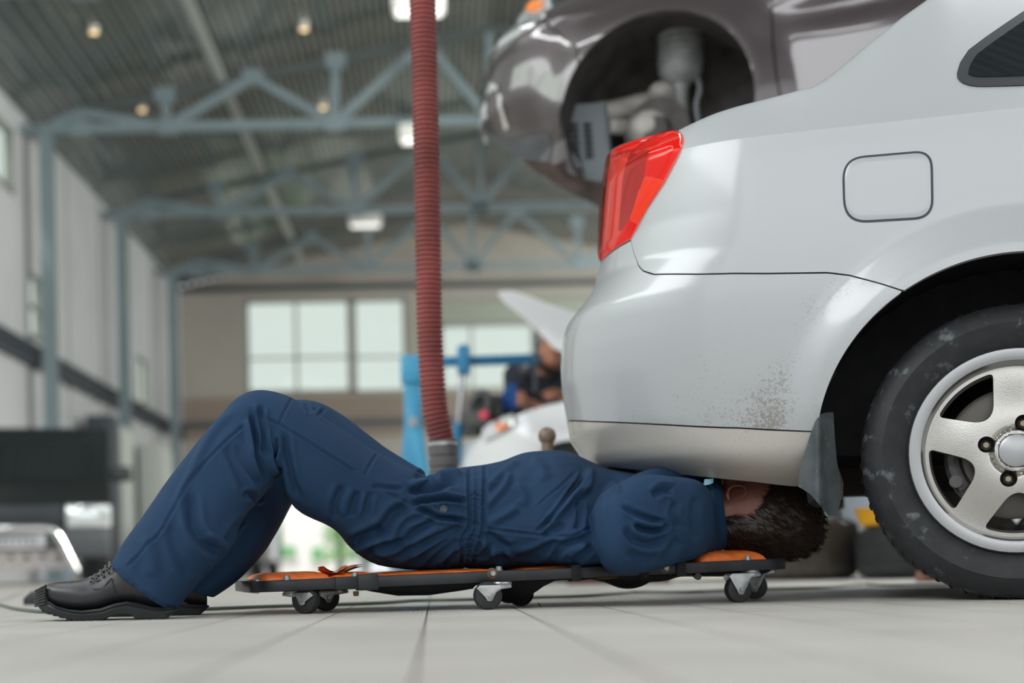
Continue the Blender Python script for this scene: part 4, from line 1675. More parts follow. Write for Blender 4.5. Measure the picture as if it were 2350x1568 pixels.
# black lining sagging below the pads
prof = [(870, 1346), (905, 1358), (960, 1367), (1030, 1366), (1100, 1356), (1170, 1344), (1188, 1345), (1196, 1368), (1228, 1386), (1240, 1384), (1262, 1368), (1295, 1334), (1330, 1330), (1375, 1332), (1420, 1326),
        (1440, 1325), (1490, 1338), (1518, 1352), (1528, 1340), (1545, 1333), (1575, 1336), (1600, 1324), (1640, 1322), (1760, 1322), (1790, 1322)]
rows = []
for px, py in prof:
    x = cx_at(px)
    row = []
    base = PIX(C3(x, 0.1, -HR / 2))[1]
    sag = max(py - base, 1) * 3.0 / FPX
    for y in np.linspace(0.035, CW - 0.035, 13):
        f = math.sin(math.pi * (y - 0.035) / (CW - 0.07)) ** 0.6
        row.append(C3(x, y, -HR / 2 - 0.002 - sag * f))
    rows.append(row)
mb = MB().sheet(rows)
mb.sheet([[p + np.array([0, 0, 0.003]) for p in q[::-1]] for q in rows])
mb.build('lining', M_LINING, creeper)
q = C3(cx_at(1236), 0.12, -0.075)
MB().tube([P(1234, 1384, q[1]), P(1241, 1392, q[1]), P(1246, 1402, q[1])], 0.0012, 6).build('loose_thread', M_LINING, creeper)
for px, w_ in ((1322, 20), (1478, 18), (1562, 22)):
    a, b = cx_at(px - w_ / 2), cx_at(px + w_ / 2)
    sweep(MB(), [(a, 0.010), (b, 0.010)], 0.032, HR + 0.012).build('pad_clip', M_LINING, creeper, bevel=0.002)

# bolts
for px, py in ((1129, 1316.5), (1526, 1304)):
    c = P(px, py, C3(cx_at(px), 0, 0)[1] - 0.001)
    b = MB().lathe([(0, -0.004), (0.0085, -0.004), (0.0115, -0.002), (0.0115, 0.004), (0, 0.004)], c, CY, 28).build('side_bolt', M_RUST, creeper)
    MB().lathe([(0, -0.0095), (0.0055, -0.0095), (0.0065, -0.008), (0.0065, -0.003)], c, CY, 6).build('bolt_head', M_ZINC, b)
for px in (661, 818, 1150, 1723):
    c = C3(cx_at(px), 0.014, HR / 2)
    MB().lathe([(0, 0.0095), (0.005, 0.0095), (0.0065, 0.008), (0.0065, 0.003), (0.0085, 0.003), (0.0085, 0), (0, 0)], c, CZ, 20).build('top_bolt', M_ZINC, creeper)
c = C3(cx_at(819), 0.014, -HR / 2 - 0.006)
MB().lathe([(0, -0.010), (0.005, -0.010), (0.0065, -0.007), (0.0065, 0), (0, 0)], c, CZ, 6).build('lower_nut', M_RUST, creeper)
c = C3(cx_at(1609), 0.03, -HR / 2 - 0.004)
MB().cyl(c, c + 0.02 * CY * 0 + np.array([0, -0.03, -0.004]), 0.0075, 14).build('stud', M_CRAIL, creeper)


def caster(px, py, ang, R=0.0285, D=None):
    """swivel caster whose wheel meets the floor at photo pixel (px, py); ang turns it about the vertical"""
    D = D or GD(px, py)
    g = P(px, py, D)
    g[2] = 0
    ca, sa = math.cos(ang), math.sin(ang)
    fx, fy = np.array([ca, sa, 0]), np.array([-sa, ca, 0])
    w = g + np.array([0, 0, R])
    top = None
    x = (g - CA) @ CX
    ztop = (CA + x * CX)[2] - HR / 2
    piv = w + fx * 0.030
    mb = MB()
    mb.lathe([(0, 0), (0.019, 0), (0.0205, -0.003), (0.019, -0.006), (0.015, -0.0065), (0.0185, -0.007), (0.0185, -0.0105), (0.0, -0.0105)], (piv[0], piv[1], ztop + 0.001), (0, 0, 1), 24)
    mb.build('caster_bearing', M_ZINC, creeper)
    mb = MB()
    zt = max(ztop - 0.007, R + 0.012)
    for s in (-1, 1):
        o = fy * s * 0.0145
        poly = [np.array([*(w + fx * t)[:2], z]) + o for t, z in ((0.046, zt), (0.030, zt + 0.002), (-0.020, zt + 0.002), (-0.027, zt - 0.004), (-0.0085, R - 0.004), (-0.006, R - 0.010), (0.0, R - 0.012), (0.006, R - 0.010), (0.0085, R - 0.003), (0.014, R + 0.006), (0.024, zt - 0.007), (0.046, zt - 0.004))]
        mb.prism(poly, fy * s * 0.0022)
    a, b, = piv + fx * 0.016, piv - fx * 0.012
    mb.prism([np.array([*(a + fy * 0.0165)[:2], zt + 0.002]), np.array([*(b + fy * 0.0165)[:2], zt + 0.002]), np.array([*(b - fy * 0.0165)[:2], zt + 0.002]), np.array([*(a - fy * 0.0165)[:2], zt + 0.002])], (0, 0, -0.0025))
    f = mb.build('caster_fork', M_ZINC, creeper, bevel=0.0006)
    MB().lathe([(0.006, -0.011), (0.012, -0.0125), (0.022, -0.0115), (R - 0.0015, -0.0105), (R, -0.008), (R, 0.008), (R - 0.0015, 0.0105), (0.022, 0.0115), (0.012, 0.0125), (0.006, 0.011)], w, fy, 40).build('wheel', M_CWHEEL, f)
    MB().lathe([(0.0, -0.0195), (0.0035, -0.0195), (0.0045, -0.018), (0.0045, 0.018), (0.0035, 0.0195), (0.0, 0.0195)], w, fy, 12).build('axle', M_ZINC, f)


caster(703, 1408, math.radians(152), D=2.85)
caster(1120, 1399.5, math.radians(12))
caster(1694, 1383, math.radians(14))
caster(748, 1402, math.radians(28), D=3.03)
caster(1195, 1390, math.radians(-24), D=3.13)
caster(1733, 1377, math.radians(-16), D=3.33)
# ------------------------------------------------------------------ the mechanic lying on the creeper
M_CLOTH = mat('navy_work_cotton', (0.0155, 0.043, 0.093), 0.8, spec=0.2, sheen=0.0, noise=(3, 0.10), bump=(420, 0.35, 0.0008))
M_SKIN = mat('skin', (0.23, 0.085, 0.058), 0.5, noise=(30, 0.08))
M_HAIR = mat('dark_brown_hair', (0.016, 0.009, 0.006), 0.45)
M_LEATHER = mat('black_leather', (0.018, 0.019, 0.021), 0.38, spec=0.6, bump=(160, 0.35, 0.0012))
M_SOLE = mat('black_sole_rubber', (0.014, 0.016, 0.018), 0.45)


def limb(mb, secs, n=28, p=0.8):
    """secs: (top x, top y, bottom x, bottom y, distance, half depth[, twist]) photo-traced sections"""
    R = []
    for s in secs:
        tx_, ty_, bx_, by_, D, hd = s[:6]
        dt = s[6] if len(s) > 6 else 0.0
        a, b = P(tx_, ty_, D + dt), P(bx_, by_, D - dt)
        c, e = (a + b) / 2, (a - b) / 2
        v = np.array([0, hd, 0.0])
        ring = []
        for k in range(n):
            t = 2 * math.pi * k / n
            ct, st = math.cos(t), math.sin(t)
            ring.append(c + e * math.copysign(abs(ct) ** p, ct) + v * math.copysign(abs(st) ** p, st))
        R.append(ring)
    return mb.rings(R)


def dense(secs, n=4):
    return [tuple(s) for s in spline(secs, n)]


NEAR_LEG = [(262, 1291, 404, 1403, 2.72, 0.088), (300, 1233, 452, 1338, 2.75, 0.092), (345, 1166, 520, 1266, 2.77, 0.095), (398, 1092, 555, 1198, 2.80, 0.092), (450, 1025, 598, 1146, 2.83, 0.09),
            (503, 960, 632, 1104, 2.86, 0.088), (545, 918, 648, 1082, 2.88, 0.085), (588, 900, 655, 1078, 2.89, 0.085), (634, 903, 658, 1110, 2.90, 0.09), (690, 925, 676, 1166, 2.91, 0.098),
            (775, 980, 765, 1212, 2.94, 0.105), (860, 1034, 806, 1258, 2.97, 0.108), (935, 1074, 868, 1300, 3.00, 0.11), (1000, 1104, 960, 1308, 3.03, 0.10)]
FAR_LEG = [(404, 1330, 486, 1372, 2.94, 0.08), (455, 1250, 548, 1330, 2.97, 0.085), (520, 1150, 602, 1274, 3.02, 0.088), (585, 1040, 640, 1210, 3.08, 0.085), (622, 960, 668, 1160, 3.14, 0.08),
           (660, 922, 690, 1120, 3.16, 0.08), (720, 920, 715, 1110, 3.17, 0.082), (790, 956, 770, 1150, 3.19, 0.09), (880, 1024, 850, 1240, 3.20, 0.10), (975, 1084, 950, 1300, 3.20, 0.105)]
TORSO = [(905, 1150, 868, 1296, 3.07, 0.13), (950, 1110, 920, 1306, 3.08, 0.175), (1000, 1090, 985, 1309, 3.09, 0.185), (1045, 1078, 1040, 1308, 3.10, 0.18), (1080, 1073, 1080, 1306, 3.105, 0.172), (1110, 1068, 1108, 1305, 3.11, 0.172, 0.01),
         (1150, 1058, 1150, 1305, 3.12, 0.185, 0.02), (1200, 1043, 1200, 1303, 3.13, 0.195, 0.04), (1260, 1036, 1260, 1301, 3.14, 0.205, 0.07), (1305, 1038, 1305, 1300, 3.16, 0.20, 0.12), (1345, 1056, 1345, 1299, 3.19, 0.195, 0.15), (1385, 1074, 1385, 1298, 3.21, 0.19, 0.16), (1430, 1082, 1430, 1297, 3.22, 0.19, 0.15), (1510, 1090, 1510, 1294, 3.24, 0.19, 0.14),
         (1570, 1090, 1575, 1291, 3.25, 0.17, 0.10), (1610, 1108, 1620, 1285, 3.255, 0.13, 0.04), (1636, 1120, 1648, 1262, 3.255, 0.075, 0)]
TORSO = [t if len(t) == 7 else (*t, 0.0) for t in TORSO]
ARM = [(1625, 1124, 1628, 1262, 3.12, 0.06), (1590, 1100, 1598, 1282, 3.06, 0.085), (1540, 1094, 1552, 1296, 3.0, 0.095), (1490, 1090, 1512, 1308, 2.96, 0.098), (1445, 1100, 1462, 1317, 2.935, 0.098),
       (1402, 1122, 1418, 1319, 2.92, 0.092), (1374, 1148, 1388, 1304, 2.92, 0.075), (1360, 1174, 1366, 1262, 2.92, 0.05)]
FORE = [(1362, 1178, 1400, 1262, 2.92, 0.06), (1374, 1142, 1440, 1232, 2.93, 0.075), (1414, 1112, 1490, 1196, 3.02, 0.072), (1462, 1088, 1540, 1160, 3.14, 0.065), (1520, 1066, 1580, 1130, 3.22, 0.06), (1562, 1050, 1606, 1104, 3.26, 0.05)]
FARARM = [(1600, 1120, 1605, 1260, 3.36, 0.07), (1530, 1120, 1540, 1285, 3.42, 0.08), (1450, 1130, 1460, 1290, 3.45, 0.08), (1390, 1160, 1400, 1270, 3.45, 0.06)]
FARFORE = [(1385, 1165, 1420, 1240, 3.45, 0.06), (1430, 1120, 1490, 1190, 3.42, 0.065), (1510, 1070, 1560, 1135, 3.36, 0.06), (1580, 1040, 1610, 1095, 3.30, 0.048)]

mb = MB()
for s in (NEAR_LEG, FAR_LEG, TORSO, ARM, FORE, FARARM, FARFORE):
    limb(mb, dense(s, 4))
# collar
limb(mb, dense([(1612, 1096, 1632, 1270, 3.24, 0.10), (1640, 1100, 1656, 1262, 3.25, 0.088)], 3))
cV, cF, cE = voxel(mb, 0.0032, 4)


def stroke(pts, w, amp, hat=0.4, dmax=9.0, ends=0.18):
    return (np.array(pts, float), w, amp, hat, dmax, ends)


ST = []
V_ = lambda pts, w, a, **k: ST.append(stroke(pts, w, -a, **k))      # a valley
R_ = lambda pts, w, a, **k: ST.append(stroke(pts, w, a, 0.25, **k))  # a ridge
# shin
V_([(564, 973), (520, 1012), (480, 1052), (437, 1104), (414, 1144), (386, 1190), (368, 1222), (330, 1262), (290, 1303)], 3.4, 1.8, hat=0.55, ends=0.03)
R_([(548, 935), (500, 975), (470, 1020), (446, 1069), (420, 1120), (397, 1170)], 9, 3.0)
V_([(437, 1124), (440, 1175), (446, 1210), (466, 1242), (492, 1258), (522, 1266)], 13, 6.5)
R_([(470, 1225), (500, 1245), (524, 1262)], 9, 4)
V_([(518, 1018), (541, 1064), (560, 1110), (566, 1140)], 11, 4)
V_([(558, 1146), (575, 1134), (590, 1150), (606, 1140)], 7, 5)
V_([(390, 1195), (400, 1240), (420, 1290), (440, 1330)], 14, 3.5)
R_([(330, 1225), (345, 1270), (350, 1330)], 16, 3)
V_([(268, 1305), (310, 1345), (360, 1382), (395, 1396)], 4, 2.0, ends=0.03)
V_([(566, 1190), (540, 1215), (520, 1250)], 9, 4)
# knee
V_([(566, 949), (578, 948), (583, 975), (587, 1000), (592, 1030), (598, 1064), (610, 1092), (624, 1110)], 8.5, 9)
R_([(570, 962), (572, 1000), (580, 1050)], 7, 3)
V_([(604, 926), (598, 945), (600, 968), (607, 1003), (609, 1035), (614, 1055)], 7, 7)
R_([(612, 980), (616, 1020), (621, 1055), (628, 1080), (635, 1083), (641, 1066), (641, 1018), (637, 1000)], 5, 5)
V_([(635, 1003), (638, 1030), (636, 1060)], 4.5, 6)
V_([(652, 985), (656, 1020), (664, 1075), (674, 1115), (690, 1150)], 9, 6)
V_([(607, 956), (620, 966), (635, 972), (700, 1010), (760, 1048), (816, 1084)], 3.2, 1.8, hat=0.55, ends=0.03)
V_([(671, 914), (658, 935), (647, 957), (640, 973)], 3.2, 1.7, hat=0.55, ends=0.03)
V_([(540, 1016), (556, 1050), (580, 1090), (606, 1118)], 9, 4)
# far knee
V_([(700, 925), (708, 940), (714, 948)], 5, 4)
V_([(745, 936), (736, 948), (726, 957)], 4, 3)
# thigh
V_([(790, 1112), (776, 1140), (768, 1170), (772, 1195)], 9, 4.5)
V_([(824, 1125), (812, 1160), (806, 1190)], 9, 4.5)
V_([(852, 1128), (846, 1150), (840, 1185)], 8, 3)
V_([(866, 1041), (850, 1066), (838, 1090)], 3.5, 1.6, hat=0.5, ends=0.05)
V_([(852, 1112), (880, 1119), (928, 1123)], 5, 3)
V_([(854, 1117), (900, 1138), (941, 1157)], 3.5, 1.8, hat=0.5, ends=0.05)
V_([(941, 1157), (975, 1151), (1000, 1147), (1025, 1145), (1050, 1148), (1078, 1154)], 5.5, 9, hat=0.5)
V_([(950, 1167), (983, 1176), (1007, 1188), (1033, 1190), (1055, 1194), (1074, 1202)], 5.5, 9, hat=0.5)
R_([(935, 1112), (970, 1112), (1000, 1106), (1033, 1090), (1072, 1092)], 9, 6)
V_([(930, 1124), (970, 1126), (1004, 1121), (1030, 1106), (1060, 1108)], 9, 6)
V_([(950, 1092), (978, 1087), (999, 1101), (1008, 1112)], 6, 5)
# fan of pulls from the waist
for pts, w, a in (([(1070, 1205), (1017, 1228), (965, 1252), (928, 1268), (893, 1290)], 8, 5.5), ([(1072, 1215), (1033, 1239), (965, 1281), (936, 1300)], 8, 5), ([(1065, 1236), (1012, 1271), (975, 1300)], 7, 5),
                  ([(1054, 1262), (1030, 1285), (1012, 1302)], 6, 4), ([(1004, 1192), (951, 1223), (928, 1252)], 9, 5.5), ([(940, 1168), (907, 1178), (885, 1210), (867, 1244)], 12, 7.5),
                  ([(885, 1206), (843, 1231), (801, 1248)], 12, 9), ([(930, 1240), (904, 1250), (859, 1260), (832, 1272)], 9, 7), ([(985, 1182), (950, 1192), (925, 1200)], 7, 4), ([(830, 1270), (870, 1285), (900, 1300)], 8, 4)):
    V_(pts, w, a)
# waistband edges
V_([(1078, 1074), (1077, 1125), (1078, 1205), (1062, 1239), (1058, 1300)], 4.5, 3.2, hat=0.5, ends=0.02)
V_([(1114, 1066), (1112, 1131), (1110, 1212), (1097, 1263), (1084, 1300)], 4.5, 3.0, hat=0.5, ends=0.02)
# torso
for pts, w, a in (([(1113, 1168), (1135, 1142), (1155, 1120), (1166, 1098), (1171, 1078)], 8, 4.5), ([(1112, 1123), (1135, 1102), (1155, 1083), (1197, 1054)], 7, 4), ([(1115, 1205), (1155, 1184), (1192, 1162)], 9, 4),
                  ([(1353, 1066), (1350, 1100), (1345, 1120), (1318, 1139), (1288, 1170), (1260, 1202)], 10, 6), ([(1215, 1060), (1240, 1075), (1250, 1110)], 14, 3.5), ([(1180, 1110), (1200, 1140), (1196, 1165)], 12, 3.5)):
    R_(pts, w, a)
V_([(1337, 1076), (1334, 1096), (1305, 1136), (1276, 1176), (1250, 1204), (1226, 1227)], 5, 6, hat=0.5)
V_([(1329, 1075), (1288, 1115), (1244, 1152), (1225, 1172)], 3, 1.5, hat=0.6)
V_([(1252, 1178), (1240, 1195), (1232, 1205)], 3, 1.5)
V_([(1108, 1212), (1160, 1220), (1226, 1228), (1280, 1231), (1316, 1230), (1340, 1218), (1358, 1210)], 3.4, 2.2, hat=0.5, ends=0.04)
V_([(1329, 1147), (1332, 1184), (1323, 1220)], 7, 4)
for pts, w, a in (([(1110, 1221), (1149, 1252), (1173, 1268)], 12, 6), ([(1290, 1238), (1228, 1273), (1176, 1287)], 10, 6), ([(1358, 1231), (1297, 1252), (1263, 1287)], 9, 6.5), ([(1360, 1252), (1334, 1276), (1310, 1292)], 8, 6),
                  ([(1131, 1249), (1110, 1273), (1100, 1288)], 7, 4), ([(1130, 1288), (1150, 1280), (1168, 1292)], 8, 5), ([(1300, 1200), (1270, 1220), (1240, 1232)], 9, 4)):
    V_(pts, w, a)
# sleeve
for pts, w, a in (([(1423, 1156), (1455, 1178), (1506, 1195), (1532, 1201)], 6, 5), ([(1455, 1201), (1471, 1214), (1506, 1218), (1538, 1205)], 6.5, 8), ([(1433, 1204), (1452, 1236), (1487, 1250), (1532, 1234)], 9, 5.5),
                  ([(1497, 1140), (1519, 1125), (1548, 1128)], 9, 6), ([(1553, 1150), (1545, 1180), (1560, 1215)], 8, 5), ([(1560, 1235), (1540, 1262), (1520, 1290)], 10, 4),
                  ([(1600, 1135), (1592, 1190), (1602, 1250)], 10, 3), ([(1440, 1262), (1470, 1280), (1510, 1282)], 10, 4)):
    V_(pts, w, a)
R_([(1372, 1146), (1392, 1130), (1410, 1116), (1424, 1136)], 8, 4)
V_([(1391, 1152), (1390, 1180), (1393, 1210)], 3, 1.4, hat=0.5)
R_([(1452, 1192), (1490, 1206), (1530, 1206)], 5, 4)


def apply_strokes(V, F, strokes):
    N = vnormals(V, F)
    px = PIX(V)
    view = V - np.array([0, 0, CAM_H])
    view /= np.linalg.norm(view, axis=1)[:, None]
    front = sstep(-0.02, 0.25, -(N * view).sum(1))
    disp = np.zeros(len(V))
    for pts, w, amp, hat, dmax, ends in strokes:
        sp = np.array(spline(pts, 5))
        lo, hi = sp.min(0) - 4 * w, sp.max(0) + 4 * w
        ix = np.where((px[:, 0] > lo[0]) & (px[:, 0] < hi[0]) & (px[:, 1] > lo[1]) & (px[:, 1] < hi[1]) & (front > 0.01) & (V[:, 1] < dmax))[0]
        if not len(ix):
            continue
        q = px[ix]
        best = np.full(len(ix), 1e9)
        bt = np.zeros(len(ix))
        seg = np.linalg.norm(np.diff(sp, axis=0), axis=1)
        L = seg.sum()
        acc = 0
        for a, b, l in zip(sp[:-1], sp[1:], seg):
            e = b - a
            t = np.clip(((q - a) @ e) / (e @ e + 1e-9), 0, 1)
            d = np.linalg.norm(q - a - t[:, None] * e, axis=1)
            m = d < best
            best[m] = d[m]
            bt[m] = (acc + t[m] * l) / L
            acc += l
        x = best / w
        pr = np.exp(-x * x) - hat * np.exp(-((x - 1.75) / 0.75) ** 2)
        tap = sstep(0, ends, bt) * sstep(0, ends, 1 - bt)
        disp[ix] += 1.9 * amp * 0.001 * pr * tap * front[ix]
    return V + N * disp[:, None]


# soft cloth unevenness, then traced folds
N = vnormals(cV, cF)
soft = hashnoise(cV * 9.0, 1) * 0.0032 + hashnoise(cV * 19.0 + 3.3, 2) * 0.0018
cV = cV + N * soft[:, None]
cV = apply_strokes(cV, cF, ST)
# gathered elastic at the waist
px = PIX(cV)
N = vnormals(cV, cF)
ex = interp(px[:, 1], [1060, 1131, 1205, 1239, 1300], [1078, 1077, 1078, 1064, 1060])
ew = interp(px[:, 1], [1060, 1131, 1212, 1263, 1300], [1114, 1112, 1110, 1097, 1086])
inb = sstep(-3, 4, px[:, 0] - ex) * sstep(-3, 4, ew - px[:, 0]) * sstep(1124, 1136, px[:, 1])
s_ = (px[:, 0] - ex) / np.maximum(ew - ex, 1)
yy = px[:, 1] + 5 * hashnoise(np.stack([s_ * 2.5, px[:, 1] / 13, np.zeros(len(px))], 1), 5)
ru = np.sin(yy * 2 * math.pi / 9.5 + 2.2 * np.sin(s_ * 5)) * (0.6 + 0.5 * hashnoise(np.stack([s_ * 3, px[:, 1] / 10, np.ones(len(px))], 1), 8))
cV = cV + N * (inb * (0.0045 * ru - 0.001 - 0.002 * np.exp(-((s_ - 0.5) / 0.12) ** 2)))[:, None]
cV = relax(cV, cE, 1, 0.35)

# ---- the body itself: one continuous skin inside the clothes, with head and hands
HB = MB()


def inner(secs, k):
    out = []
    for s in secs:
        a, b = np.array(s[0:2], float), np.array(s[2:4], float)
        c = (a + b) / 2
        out.append((*(c + (a - c) * k), *(c + (b - c) * k), s[4], s[5] * k, (s[6] if len(s) > 6 else 0.0) * k))
    return out


limb(HB, dense(inner(NEAR_LEG, 0.66), 3), 16)
limb(HB, dense(inner(FAR_LEG, 0.66), 3), 16)
limb(HB, dense(inner(TORSO, 0.86), 3), 20)
for s in (ARM, FORE, FARARM, FARFORE):
    limb(HB, dense(inner(s, 0.5), 3), 14)
# feet inside the shoes
limb(HB, [(330, 1330, 350, 1372, 2.715, 0.026), (280, 1345, 300, 1374, 2.71, 0.026), (160, 1352, 165, 1380, 2.705, 0.026)], 12)
limb(HB, [(440, 1352, 452, 1376, 2.93, 0.022), (420, 1375, 430, 1396, 2.93, 0.024), (330, 1384, 335, 1398, 2.93, 0.024)], 12)
# head: loft along the neck-crown line, face upward
HD = 3.255
HEADS = [(1625, 1122, 1650, 1252, HD, 0.055), (1660, 1118, 1672, 1246, HD, 0.056), (1682, 1100, 1690, 1258, HD, 0.064), (1700, 1082, 1712, 1272, HD, 0.071), (1735, 1072, 1742, 1279, HD, 0.076),
         (1780, 1076, 1782, 1280, HD, 0.0775), (1820, 1088, 1824, 1275, HD, 0.073), (1852, 1112, 1856, 1258, HD, 0.058), (1872, 1150, 1875, 1228, HD, 0.034)]
limb(HB, dense(HEADS, 4), 24, 1.0)
# chin, nose, brow, lips (turned up under the car)
limb(HB, dense([(1655, 1098, 1668, 1140, HD, 0.02), (1672, 1078, 1690, 1140, HD, 0.032), (1700, 1072, 1712, 1140, HD, 0.045)], 3), 14, 1.0)
limb(HB, dense([(1706, 1070, 1708, 1090, HD, 0.012), (1722, 1052, 1724, 1090, HD, 0.017), (1745, 1062, 1746, 1090, HD, 0.011), (1760, 1070, 1761, 1090, HD, 0.008)], 3), 12, 1.0)
limb(HB, dense([(1758, 1066, 1760, 1100, HD, 0.052), (1768, 1064, 1770, 1100, HD, 0.055), (1780, 1070, 1782, 1100, HD, 0.05)], 2), 14, 1.0)
limb(HB, dense([(1690, 1068, 1692, 1088, HD, 0.02), (1696, 1066, 1698, 1088, HD, 0.024), (1702, 1069, 1704, 1088, HD, 0.018)], 2), 10, 1.0)
# ears: a rolled rim and lobe round a shallow bowl
for s in (-1, 1):
    y = HD + s * 0.066
    rim = [(1674, 1150), (1668, 1138), (1671, 1124), (1683, 1115), (1698, 1113), (1710, 1120), (1713, 1132), (1706, 1140), (1694, 1143)]
    HB.tube([P(x, yy_, y + s * (0.013 if 1 < i < 8 else 0.008)) for i, (x, yy_) in enumerate(rim)], [0.0055, 0.0048, 0.004, 0.004, 0.004, 0.004, 0.0042, 0.004, 0.003], 8)
    HB.tube([P(x, yy_, y + s * 0.007) for x, yy_ in ((1682, 1140), (1682, 1130), (1690, 1124), (1700, 1127))], 0.0030, 8)
    HB.ball(P(1672, 1146, y + s * 0.008), (0.007, 0.006, 0.007), 10)


def hand(wr, dirv, palm_n, sc=1.0):
    """palm, four unequal bent fingers and a thumb; wr wrist point, dirv towards the fingertips, palm_n out of the palm"""
    d = np.array(dirv, float)
    d /= np.linalg.norm(d)
    n = np.array(palm_n, float)
    n -= d * (n @ d)
    n /= np.linalg.norm(n)
    s = np.cross(d, n)
    R = []
    for t, w, h in ((-0.01, 0.026, 0.019), (0.02, 0.036, 0.017), (0.06, 0.042, 0.015), (0.088, 0.040, 0.012)):
        R.append([wr + d * t * sc + s * w * math.cos(a) * sc + n * h * math.sin(a) * sc for a in np.linspace(0, 2 * math.pi, 14, endpoint=False)])
    HB.rings(R)
    for i, (o, L) in enumerate(((-0.030, 0.070), (-0.010, 0.080), (0.011, 0.075), (0.030, 0.058))):
        p = wr + d * 0.085 * sc + s * o * sc
        pts = [p - d * 0.02 * sc, p]
        a = 0.25
        for k in range(3):
            a += 0.5
            p = p + (d * math.cos(a) + n * math.sin(a)) * L / 3 * sc
            pts.append(p)
        HB.tube(pts, [0.009, 0.0092, 0.0085, 0.0078, 0.0065], 8)
    p = wr + d * 0.028 * sc - s * 0.034 * sc
    HB.tube([p, p + (d * 0.6 - s * 0.8) * 0.028 + n * 0.01, p + (d * 0.9 - s * 0.45) * 0.052 + n * 0.024, p + d * 0.07 + n * 0.04 - s * 0.02], [0.012, 0.011, 0.0095, 0.007], 8)


wl, wr2 = P(1584, 1077, 3.265), P(1595, 1066, 3.30)
hand(wl, P(1660, 1050, 3.27) - wl, (0, 0.5, 1))
hand(wr2, P(1660, 1045, 3.27) - wr2, (0, -0.5, 1))
bV, bF, bE = voxel(HB, 0.0042, 3)

PERSON_AT = np.array([CA[0] + 0.6, 3.12, 0.0])


def link_mesh(name, V, F, m, parent=None, loc=None, tags=None):
    me = bpy.data.meshes.new(name)
    W = WM[parent.name] if parent is not None else Matrix.Translation(Vector(loc if loc is not None else (0, 0, 0)))
    a = np.array(W.inverted())
    L = np.asarray(V) @ a[:3, :3].T + a[:3, 3]
    me.from_pydata(L.tolist(), [], F)
    me.polygons.foreach_set('use_smooth', [True] * len(me.polygons))
    me.materials.append(m)
    me.update()
    o = bpy.data.objects.new(name, me)
    COL.objects.link(o)
    if parent is not None:
        o.parent = parent
    else:
        o.matrix_world = W
    WM[o.name] = W.copy()
    return o


man = link_mesh('person', bV, bF, M_SKIN, loc=PERSON_AT)
tag(man, 'person in navy coveralls lying on a creeper with head and arms under the silver car', 'person')
link_mesh('coverall', cV, cF, M_CLOTH, man)
# hip pocket button
bp_ = P(1018, 1170, 2.86)
near = cV[np.argmin(np.linalg.norm(PIX(cV) - [1018, 1170], axis=1) + np.where(cV[:, 1] > 3.0, 1e3, 0))]
bt = near + np.array([0, -0.0015, 0])
o = MB().lathe([(0.0, -0.002), (0.0055, -0.002), (0.0062, -0.0036), (0.0078, -0.0036), (0.0082, -0.001), (0.0075, 0.001), (0, 0.001)], bt, (0, 1, 0), 28)
o.build('button', mat('dark_button', (0.05, 0.06, 0.075), 0.3), man)
# small pale blue scrap near the neck
q = P(1626, 1106, 3.12)
MB().sheet([[q + np.array([-0.012, -0.004, -0.008]), q + np.array([0.002, 0, -0.006]), q + np.array([0.012, 0.01, -0.002])], [q + np.array([-0.008, 0.002, 0.006]), q + np.array([0.004, 0.004, 0.006]), q + np.array([0.014, 0.014, 0.008])]]).build('blue_scrap', mat('scrap_pale_blue', (0.30, 0.55, 0.68), 0.7), man)

# hair: cap over the skull plus lots of short locks
hx = [(x0, y0, x1, y1, D, hd) for x0, y0, x1, y1, D, hd in HEADS]
HM = MB()
CAPS = [(1642, 1176, 1650, 1256, HD, 0.062), (1664, 1166, 1672, 1262, HD, 0.066), (1686, 1158, 1692, 1270, HD, 0.072), (1706, 1146, 1712, 1279, HD, 0.076), (1740, 1092, 1745, 1285, HD, 0.083), (1780, 1070, 1783, 1286, HD, 0.0845), (1822, 1080, 1826, 1282, HD, 0.080),
        (1858, 1104, 1862, 1264, HD, 0.064), (1880, 1144, 1883, 1236, HD, 0.038)]
limb(HM, dense(CAPS, 4), 28, 1.0)
hV, hF, hE = voxel(HM, 0.0045, 2)
hN = vnormals(hV, hF)
hV = hV + hN * (0.0022 * hashnoise(hV * np.array([60, 60, 160]), 3) + 0.002 * hashnoise(hV * 45, 4))[:, None]
hair = link_mesh('hair', hV, hF, M_HAIR, man)
rng = np.random.default_rng(5)
LK = MB()
ids = rng.choice(len(hV), 2600, replace=False)
for i in ids:
    p, n = hV[i], hN[i]
    if n[1] > 0.5:
        continue
    flow = np.array([0.75, -0.1, -0.55]) + rng.normal(0, 0.28, 3)
    flow -= n * (flow @ n) * 0.8
    flow /= np.linalg.norm(flow)
    L = rng.uniform(0.010, 0.024)
    e = p + n * 0.001
    LK.tube([e - flow * 0.002 - n * 0.001, e + flow * L * 0.5 + n * 0.0022, e + flow * L + n * 0.0022], [0.0011, 0.0009, 0.0002], 4, caps=False)
LK.build('locks', mat('brown_hair_lock', (0.030, 0.016, 0.010), 0.4), hair)


